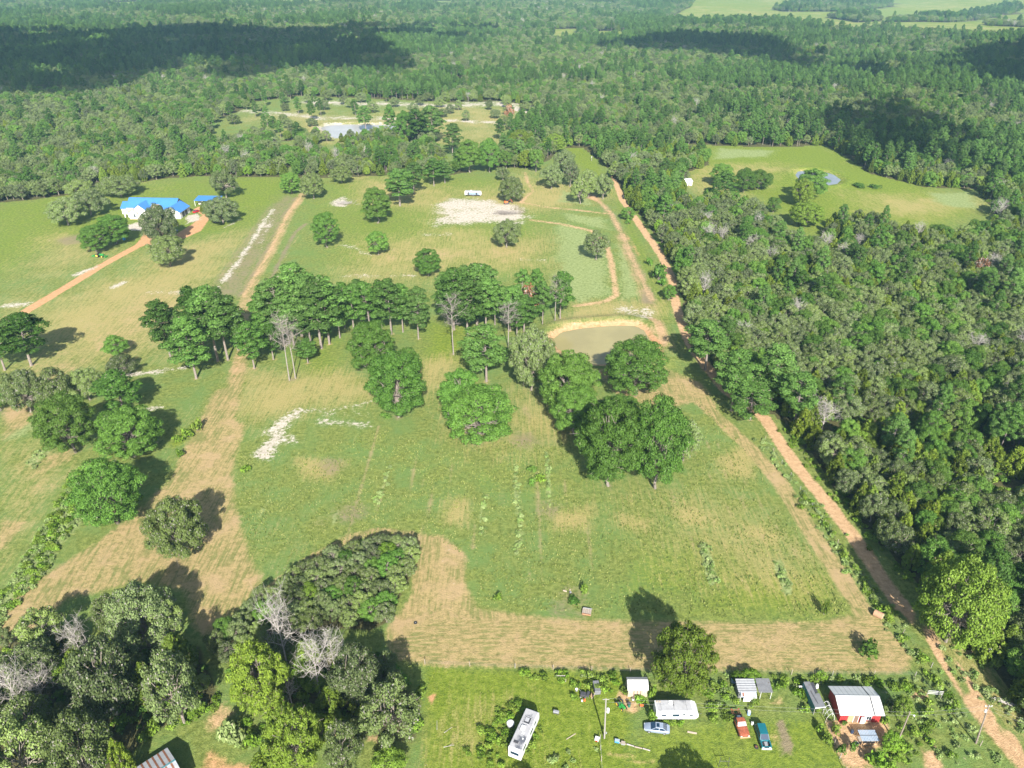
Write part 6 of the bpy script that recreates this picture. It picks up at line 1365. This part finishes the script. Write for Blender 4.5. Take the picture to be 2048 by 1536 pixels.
for i in range(5): MB().box((-.8 + i * .38, .3, .62 - .03 * i), (.33, 1.5, .06), rx=.08 * (i % 2)).build('plank', M_WOOD, o)
for i in range(3): MB().box((0, -.5, .18 + i * .2), (1.9, .07, .16), ry=.05 * (i - 1)).build('plank', M_TAN if i % 2 else M_RUST, o)
for x in (-.9, .95): MB().box((x, .3, .3), (.08, 1.5, .55)).build('side_board', M_WOOD, o)
MB().box((.1, 1.02, .75), (1.9, .08, .2)).build('tail_board', M_STEEL, o)
o = put('scrap_heap', 'white and grey scrap heap in the tall grass above the crate', 'scrap', (1136, 1183), RAD(10)); MB().box((-.7, .1, .22), (.9, .3, .16), ry=.25, rz=-.3).build('white_sheet', M_CREAM, o); MB().box((.5, .2, .2), (.35, .3, .2), rz=.5).build('white_block', M_CREAM, o); MB().tube((.2, -.6, .25), (.6, -.5, .3), .25, n=10).build('grey_drum', M_GREYM, o)
o = put('orange_chair', 'orange garden chair by the bushes near the big cedar', 'chair', (566, 1412), RAD(20)); MB().box((0, 0, .42), (.9, .5, .06)).build('seat', M_ORG, o); MB().box((0, .26, .7), (.9, .05, .5), rx=-.2).build('backrest', M_ORG, o); [MB().tube((x, y, 0), (x, y, .42), .03, n=5).build('leg', M_ORG, o) for x in (-.4, .4) for y in (-.2, .2)]
o = put('blue_drum', 'blue drum half hidden by brush at the bottom edge', 'drum', (507, 1534)); MB().tube((0, 0, 0), (0, 0, .9), .3, n=12).build('drum', mat('drum_bright_blue', (.02, .15, .5), .4), o, .05); MB().tube((0, 0, .9), (0, 0, .93), .25, n=12).build('lid', M_DARK, o)
o = put('portable_toilet', 'blue portable toilet under the oak left of the drive', 'toilet', (249, 480), RAD(12)); MB().box((0, 0, 1.1), (1.2, 1.2, 2.2)).build('cabin', mat('toilet_blue', (.03, .22, .50), .5), o, .05); MB().box((0, 0, 2.27), (1.3, 1.3, .14)).build('roof', M_WHITE, o, .05); MB().box((0, -.62, 1.1), (.8, .04, 1.9)).build('door', mat('toilet_door', (.04, .28, .56), .5), o)
o = put('brush_pile', 'brown pile of cut brush on the white sand pad', 'brush pile', (1012, 428))
for k in range(3):
    b = MB()
    for i in range(90):
        a_, e_, l_ = random.uniform(0, 6.28), random.uniform(.1, .9), random.uniform(1.5, 4); c0 = Vector((random.gauss(0, 3.2), random.gauss(0, 1.6), random.uniform(.1, 1.0)))
        b.tube(c0, c0 + Vector((math.cos(a_) * math.cos(e_), math.sin(a_) * math.cos(e_), math.sin(e_) * .5)) * l_, .06, .02, 4, False)
    b.build('branches', M_DEADB, o)
o = put('brush_mound', 'tan mound of cut brush on the upper field below the dark wood edge oak', 'brush pile', (688, 408))
for k in range(2):
    b = MB()
    for i in range(90):
        a_, e_, l_ = random.uniform(0, 6.28), random.uniform(.1, .8), random.uniform(1.5, 3.5); c0 = Vector((random.gauss(0, 2.6), random.gauss(0, 2.0), random.uniform(.1, .8)))
        b.tube(c0, c0 + Vector((math.cos(a_) * math.cos(e_), math.sin(a_) * math.cos(e_), math.sin(e_) * .5)) * l_, .06, .02, 4, False)
    b.build('branches', M_DEAD, o)
o = put('game_feeder', 'dark feeder on legs in the green lane left of the wood', 'feeder', (1247, 398)); MB().tube((0, 0, 1.2), (0, 0, 2.0), .5, n=12).build('drum', M_DARK, o); [MB().tube((math.cos(t) * .4, math.sin(t) * .4, 1.2), (math.cos(t) * .9, math.sin(t) * .9, -.1), .05, n=5).build('leg', M_DARK, o) for t in (0, 2.1, 4.2)]
o = put('well_pump', 'white topped post by the green lane at the tree edge', 'post', (1183, 322)); MB().tube((0, 0, 0), (0, 0, 2.6), .15, n=8).build('post', M_POLEP, o); MB().box((0, 0, 2.7), (.6, .6, .4)).build('head', M_WHITE, o, .06)

# fences
def fence(label, px, gap, post_h=1.35, wires=(.45, .8, 1.15), big=()):
    pts = [P(x, y) for x, y in px]; o = thing('wire_fence', label, 'fence', (0, 0, 0)); k = 0
    for a, b in zip(pts[:-1], pts[1:]):
        n = max(1, int((b - a).length / gap)); prev = None
        for i in range(n + 1):
            q = a.lerp(b, i / n); q.z = gz(q.x, q.y)
            if i < n or b is pts[-1]: MB().tube(q + Vector((0, 0, -.4)), q + Vector((random.uniform(-.06, .06), random.uniform(-.06, .06), post_h * random.uniform(.9, 1.1))), .07, n=6).build('post', random.choice((M_POLEP, M_WOOD)), o)
            if prev is not None:
                w_ = MB()
                for z in wires: w_.tube(prev + Vector((0, 0, z)), q + Vector((0, 0, z)), .008, n=3, caps=False)
                w_.build('wire', M_STEEL, o)
            prev = q
    return o
fence('wire fence with wooden posts along the lower edge of the mown meadow', [(850, 1328), (1030, 1336), (1260, 1344), (1500, 1349), (1830, 1352), (1880, 1400), (1960, 1492)], 7.0)
fence('wire fence along the near side of the dirt road', [(1530, 880), (1600, 980), (1675, 1088), (1745, 1188), (1806, 1266), (1862, 1335)], 6.0)
fence('wire fence of the vegetable yard left of the red house', [(1650, 1446), (1668, 1490), (1690, 1545)], 2.5)
fence('thin post fence between the rough grass and the lower yard', [(1200, 1478), (1204, 1545)], 2.0)

# ------------------------------------------------------------------ shrubs one can tell apart
for kd, bx, by, ty, w_, lab in (
    ('shrub', 1636, 1462, 1446, 18, 'bright shrub before the left front corner of the red house'), ('shrub', 1672, 1466, 1448, 24, 'round bright shrub on the bare yard left of the shelter'), ('darkshrub', 1686, 1450, 1440, 14, 'small dark shrub at the foot of the red house wall'), ('darkshrub', 1680, 1505, 1488, 22, 'dull shrub low on the bare yard below the round bright one'), ('darkshrub', 1701, 1502, 1482, 22, 'dull shrub on the bare yard left of the basin'), ('shrub', 1655, 1488, 1468, 24, 'bright shrub against the vegetable yard fence'),
    ('shrub', 1766, 1446, 1430, 20, 'bright shrub at the right corner of the red house'), ('lime', 1776, 1500, 1466, 34, 'leafy small tree at the foot of the dark leaning pole'), ('shrub', 1800, 1506, 1490, 24, 'bright shrub right of the dark leaning pole foot'), ('lime', 1796, 1440, 1396, 34, 'leafy small tree between the red house and the pole lamp'), ('shrub', 1858, 1408, 1394, 20, 'yellow-green shrub on the bare patch under the pipe gate'), ('shrub', 1850, 1428, 1410, 24, 'yellow-green shrub below the pipe gate shrub'),
    ('shrub', 1750, 1530, 1500, 44, 'big bright shrub below the slatted shelter'), ('shrub', 1282, 1402, 1388, 26, 'leafy shrub hiding the right front of the white shed'), ('shrub', 1302, 1398, 1370, 20, 'pale shrub between the white shed and the big cedar'), ('shrub', 1304, 1440, 1418, 22, 'shrub at the left end of the travel trailer'), ('shrub', 1332, 1448, 1440, 18, 'low shrub under the left window of the travel trailer'), ('shrub', 1360, 1448, 1438, 16, 'low shrub under the door of the travel trailer'), ('lime', 1472, 1362, 1342, 24, 'bright bush behind the left corner of the tin shed'), ('lime', 1500, 1364, 1338, 40, 'bush row behind the tin shed roof'),
    ('weedclump', 1780, 1420, 1394, 30, 'weedy bush behind the red house'), ('shrub', 995, 1200, 1186, 20, 'bright green tuft alone in the near meadow'), ('shrub', 1168, 1186, 1170, 18, 'bright green tuft right of the scrap heap'), ('darkshrub', 1148, 1202, 1192, 30, 'darker tufts below the scrap heap'), ('shrub', 1080, 962, 948, 24, 'vivid green bush in the middle of the meadow'), ('darkshrub', 1066, 968, 956, 22, 'darker low bush left of the vivid meadow bush'), ('darkshrub', 1064, 942, 930, 22, 'dark low bush above the vivid meadow bush'),
    ('shrub', 395, 862, 836, 26, 'upper end of the vivid green bramble on the field slope'), ('shrub', 378, 874, 856, 26, 'middle of the vivid green bramble on the field slope'), ('shrub', 358, 882, 866, 24, 'lower end of the vivid green bramble on the field slope'), ('shrub', 362, 914, 896, 16, 'small vivid bush below the field bramble'), ('shrub', 490, 942, 928, 26, 'low green bush at the edge of the mown path'), ('darkshrub', 772, 834, 822, 26, 'green sucker bush at the foot of the large front oak'),
    ('weedclump', 468, 1480, 1440, 50, 'silvery bush by the dirt yard of the rusty barn'), ('shrub', 508, 1490, 1462, 34, 'yellowing bush right of the silvery bush'), ('shrub', 400, 1432, 1404, 36, 'lime bush at the foot of the tall grey copse oak'), ('shrub', 308, 1470, 1440, 34, 'vivid lime bush at the edge of the copse above the barn'), ('shrub', 1648, 1230, 1200, 14, 'green tuft at the right end of the meadow'), ('shrub', 1768, 1222, 1206, 24, 'bramble beside the brown bale'), ('darkshrub', 1738, 1312, 1280, 46, 'round green patch of brambles on the mown corner')):
    tree_px(kd, bx, by, ty, w_, lab, 'shrubs and small bushes of yard and meadow')

# ------------------------------------------------------------------ weeds and grass, uncountable
def scatter(name, srcs, pts, scl, label, seed=0, zs=None):
    n = len(pts); r = np.random.default_rng(seed); me = bpy.data.meshes.new(name); me.vertices.add(n)
    z = hgt(pts[:, 0], pts[:, 1]) if zs is None else zs
    me.vertices.foreach_set('co', np.stack([pts[:, 0], pts[:, 1], z], 1).astype(np.float32).ravel())
    s = (scl[:, None] * np.array([1, 1, 1])) * r.uniform(.8, 1.25, (n, 3)); at = me.attributes.new('scl', 'FLOAT_VECTOR', 'POINT'); at.data.foreach_set('vector', s.astype(np.float32).ravel())
    rt = np.zeros((n, 3), np.float32); rt[:, 2] = r.uniform(0, 6.28, n); at = me.attributes.new('rot', 'FLOAT_VECTOR', 'POINT'); at.data.foreach_set('vector', rt.ravel())
    at = me.attributes.new('var', 'INT', 'POINT'); at.data.foreach_set('value', r.integers(0, len(srcs), n).astype(np.int32))
    o = bpy.data.objects.new(name, me); C.objects.link(o); tag(o, label, kind='stuff', cat='plants')
    ng = bpy.data.node_groups.new(name, 'GeometryNodeTree'); ng.interface.new_socket('Geometry', in_out='INPUT', socket_type='NodeSocketGeometry'); ng.interface.new_socket('Geometry', in_out='OUTPUT', socket_type='NodeSocketGeometry')
    gi = ng.nodes.new('NodeGroupInput'); go = ng.nodes.new('NodeGroupOutput'); jo = ng.nodes.new('GeometryNodeJoinGeometry')
    def named(nm, typ):
        q = ng.nodes.new('GeometryNodeInputNamedAttribute'); q.data_type = typ; q.inputs[0].default_value = nm; return q.outputs[0]
    for vi, src in enumerate(srcs):
        if isinstance(src, bpy.types.Object):
            inf = ng.nodes.new('GeometryNodeObjectInfo'); inf.inputs['Object'].default_value = src; inf.inputs['As Instance'].default_value = True; geo = inf.outputs['Geometry']
        else:
            cn = ng.nodes.new('GeometryNodeMeshCone'); cn.inputs['Vertices'].default_value = 3; cn.inputs['Radius Top'].default_value = src[0]; cn.inputs['Radius Bottom'].default_value = src[1]; cn.inputs['Depth'].default_value = src[2]
            sm = ng.nodes.new('GeometryNodeSetMaterial'); sm.inputs['Material'].default_value = src[3]; ng.links.new(cn.outputs[0], sm.inputs[0]); geo = sm.outputs[0]
        cm = ng.nodes.new('FunctionNodeCompare'); cm.data_type = 'INT'; cm.operation = 'EQUAL'; ng.links.new(named('var', 'INT'), cm.inputs[2]); cm.inputs[3].default_value = vi
        ip = ng.nodes.new('GeometryNodeInstanceOnPoints'); ng.links.new(gi.outputs[0], ip.inputs['Points']); ng.links.new(geo, ip.inputs['Instance']); ng.links.new(cm.outputs[0], ip.inputs['Selection'])
        ng.links.new(named('rot', 'FLOAT_VECTOR'), ip.inputs['Rotation']); ng.links.new(named('scl', 'FLOAT_VECTOR'), ip.inputs['Scale']); ng.links.new(ip.outputs[0], jo.inputs[0])
    ng.links.new(jo.outputs[0], go.inputs[0]); md = o.modifiers.new('plants', 'NODES'); md.node_group = ng; return o
def src_of(kind):
    out = []
    for cr, tr, R0, H0 in PROTO[kind]:
        for ob in C.objects:
            if ob.type == 'MESH' and ob.data == cr: out.append(ob); break
    return out
def fill(px, dens, r):
    p = W(px); lo, hi = p.min(0), p.max(0); n = int((hi - lo).prod() * dens); q = r.uniform(lo, hi, (n, 2)); return q[inside(q[:, 0], q[:, 1], p)]
def along(px, wd, dens, r):
    p = W(px); out = []
    for a, b in zip(p[:-1], p[1:]):
        L = np.hypot(*(b - a)); n = int(L * wd * dens); t = r.random(n); d = (b - a) / L; o_ = r.normal(0, wd / 2.2, n); out.append(a + t[:, None] * (b - a) + o_[:, None] * np.array([-d[1], d[0]]))
    return np.concatenate(out)
r = np.random.default_rng(5)
lime_pts = [fill(q, d, r) for q, d in (([(1040, 1346), (1240, 1346), (1250, 1368), (1160, 1382), (1060, 1362)], .45), ([(960, 1430), (1030, 1400), (1060, 1420), (1000, 1540), (960, 1540)], .60), ([(918, 1450), (938, 1440), (940, 1510), (920, 1520)], .5), ([(1080, 1440), (1096, 1436), (1060, 1536), (1040, 1536)], .45), ([(1400, 1352), (1470, 1380), (1475, 1440), (1430, 1450), (1396, 1400)], .5), ([(1540, 1352), (1612, 1360), (1622, 1400), (1640, 1432), (1612, 1430), (1580, 1385), (1542, 1380)], .6), ([(1610, 1352), (1850, 1362), (1830, 1384), (1750, 1376), (1650, 1366), (1640, 1400), (1622, 1370)], .5), ([(1790, 1400), (1830, 1410), (1930, 1520), (1830, 1536), (1780, 1500)], .35), ([(1760, 1500), (1800, 1490), (1830, 1540), (1700, 1545)], .4), ([(1560, 1440), (1470, 1400), (1540, 1400)], .15), ([(490, 1440), (560, 1420), (560, 1480), (480, 1500)], .3), ([(330, 1420), (430, 1380), (440, 1420), (330, 1480)], .4), ([(1270, 1440), (1300, 1420), (1310, 1400), (1290, 1440)], .5), ([(1110, 1400), (1195, 1372), (1240, 1365), (1235, 1390)], .25), ([(1290, 1444), (1400, 1444), (1420, 1470), (1330, 1460)], .35), ([(1215, 1350), (1252, 1350), (1250, 1400), (1236, 1380)], .4))]
lime_pts.append(fill([(160, 935), (195, 955), (200, 1010), (120, 1090), (90, 1150), (20, 1230), (0, 1200), (70, 1080)], .45, r)); lime_pts.append(along([(1592, 975), (1668, 1085), (1738, 1185), (1798, 1265), (1850, 1330), (1915, 1430)], 2.2, .40, r)); lime_pts.append(along([(1570, 862), (1650, 962), (1720, 1052), (1780, 1120), (1836, 1175)], 2.4, .5, r)); lime_pts = np.concatenate(lime_pts)
scatter('shrub_thicket', src_of('shrub'), lime_pts, r.uniform(.35, .95, len(lime_pts)), 'thicket of bright weeds and bushes round the yards and along the road', 1)
weed_pts = [fill(q, d, r) for q, d in (([(160, 930), (190, 950), (200, 1010), (120, 1090), (100, 1140), (20, 1230), (0, 1290), (-30, 1290), (0, 1200), (60, 1090), (110, 1020)], 1.1), ([(1430, 1352), (1470, 1350), (1470, 1390), (1440, 1420), (1410, 1380)], .4), ([(1545, 1352), (1850, 1360), (1880, 1400), (1760, 1380), (1560, 1374)], .35), ([(1790, 1390), (1880, 1400), (1960, 1520), (1860, 1540), (1800, 1450)], .3), ([(1030, 1440), (1080, 1430), (1060, 1500), (1030, 1536)], .25), ([(1150, 1490), (1200, 1500), (1190, 1540), (1080, 1536)], .25), ([(1095, 1350), (1180, 1350), (1250, 1360), (1200, 1372)], .3), ([(1850, 1280), (1950, 1330), (2050, 1450), (2050, 1500), (1960, 1390)], .2), ([(450, 1440), (560, 1450), (540, 1500), (450, 1500)], .3), ([(48, 925), (90, 895), (102, 900), (70, 938)], .4), ([(200, 900), (260, 930), (250, 960), (190, 940)], .2))]
for l_, wd in (([(1033, 930), (1035, 1000), (1040, 1050), (1036, 1110)], 1.0), ([(785, 925), (770, 965), (750, 1018)], .9), ([(971, 990), (966, 1030), (968, 1070)], .9), ([(1093, 905), (1096, 950), (1098, 1020)], .7), ([(1408, 1090), (1425, 1165)], 2.0), ([(1556, 1125), (1576, 1185)], 1.8)): weed_pts.append(along(l_, wd, 1.2, r))
VERGE = [(1525, 880), (1592, 975), (1668, 1085), (1738, 1185), (1798, 1265), (1850, 1330), (1915, 1430), (1990, 1530)]; weed_pts.append(along(VERGE, 2.6, .55, r)); weed_pts.append(along([(1900, 1290), (1960, 1350), (2020, 1430), (2090, 1520)], 4.5, .30, r)); weed_pts = np.concatenate(weed_pts)
scatter('weed_bed', src_of('weedclump'), weed_pts, r.uniform(.3, .8, len(weed_pts)), 'beds of pale green weeds on the field strip, meadow rows and verges', 2)
# undergrowth of the woods near the open land
g = rng.uniform((60, 80), (330, 470), (60000, 2)); ok = wooded(g[:, 0], g[:, 1]); g = g[ok][:9000]
g = np.concatenate([g] + [fill(q_, d_, r) for q_, d_ in (([(-60, 1330), (60, 1270), (150, 1280), (280, 1300), (400, 1300), (440, 1400), (300, 1470), (240, 1540), (-100, 1560)], .16), ([(440, 1335), (580, 1320), (760, 1310), (850, 1400), (840, 1500), (600, 1450), (480, 1410)], .12))])
scatter('undergrowth', src_of('darkshrub') + src_of('shrub'), g, r.uniform(.5, 1.2, len(g)), 'undergrowth of shrubs on the floor of the woods and the copse', 3)
# tufts of grass on the meadows
def gmat(n_, c): return mat(n_, c, .9, var=.3, scale=.2, spec=.1)
G1, G2, G3, G4 = gmat('grass_green', (.130, .160, .036)), gmat('grass_pale', (.235, .245, .080)), gmat('grass_dark', (.085, .115, .026)), gmat('grass_lime', (.135, .180, .022))
MEADOW = [(480, 900), (620, 900), (770, 860), (880, 900), (1040, 880), (1140, 900), (1200, 985), (1350, 985), (1395, 800), (1480, 880), (1700, 1225), (1600, 1243), (960, 1215), (930, 1110), (830, 1066), (560, 1150), (500, 1110), (470, 960)]
q = fill(MEADOW, 3.6, r); nz = vnoise(q[:, 0], q[:, 1], 2.2, 31) * .6 + vnoise(q[:, 0], q[:, 1], 7, 32) * .4; q = q[r.random(len(q)) < np.clip((nz - .30) * 2.2, .10, 1)]
scatter('meadow_grass', [(.0, .17, .34, G1), (.0, .14, .40, G2), (.0, .18, .32, G1), (.0, .20, .42, G3)], q, r.uniform(.5, 1.25, len(q)), 'rough meadow grass in tufts', 4)
YARD = [(855, 1334), (1030, 1342), (1245, 1352), (1240, 1470), (1200, 1500), (1200, 1560), (850, 1560)]
q = fill(YARD, 7.0, r); nz = vnoise(q[:, 0], q[:, 1], 3.0, 33); q = q[r.random(len(q)) < np.clip((nz - .2) * 1.6, .12, 1)]
scatter('yard_grass', [(.0, .11, .22, G4), (.0, .10, .25, G1), (.0, .12, .20, G4)], q, r.uniform(.5, 1.2, len(q)), 'bright grass of the near yard in tufts', 5)
make_ground()
make_haze()
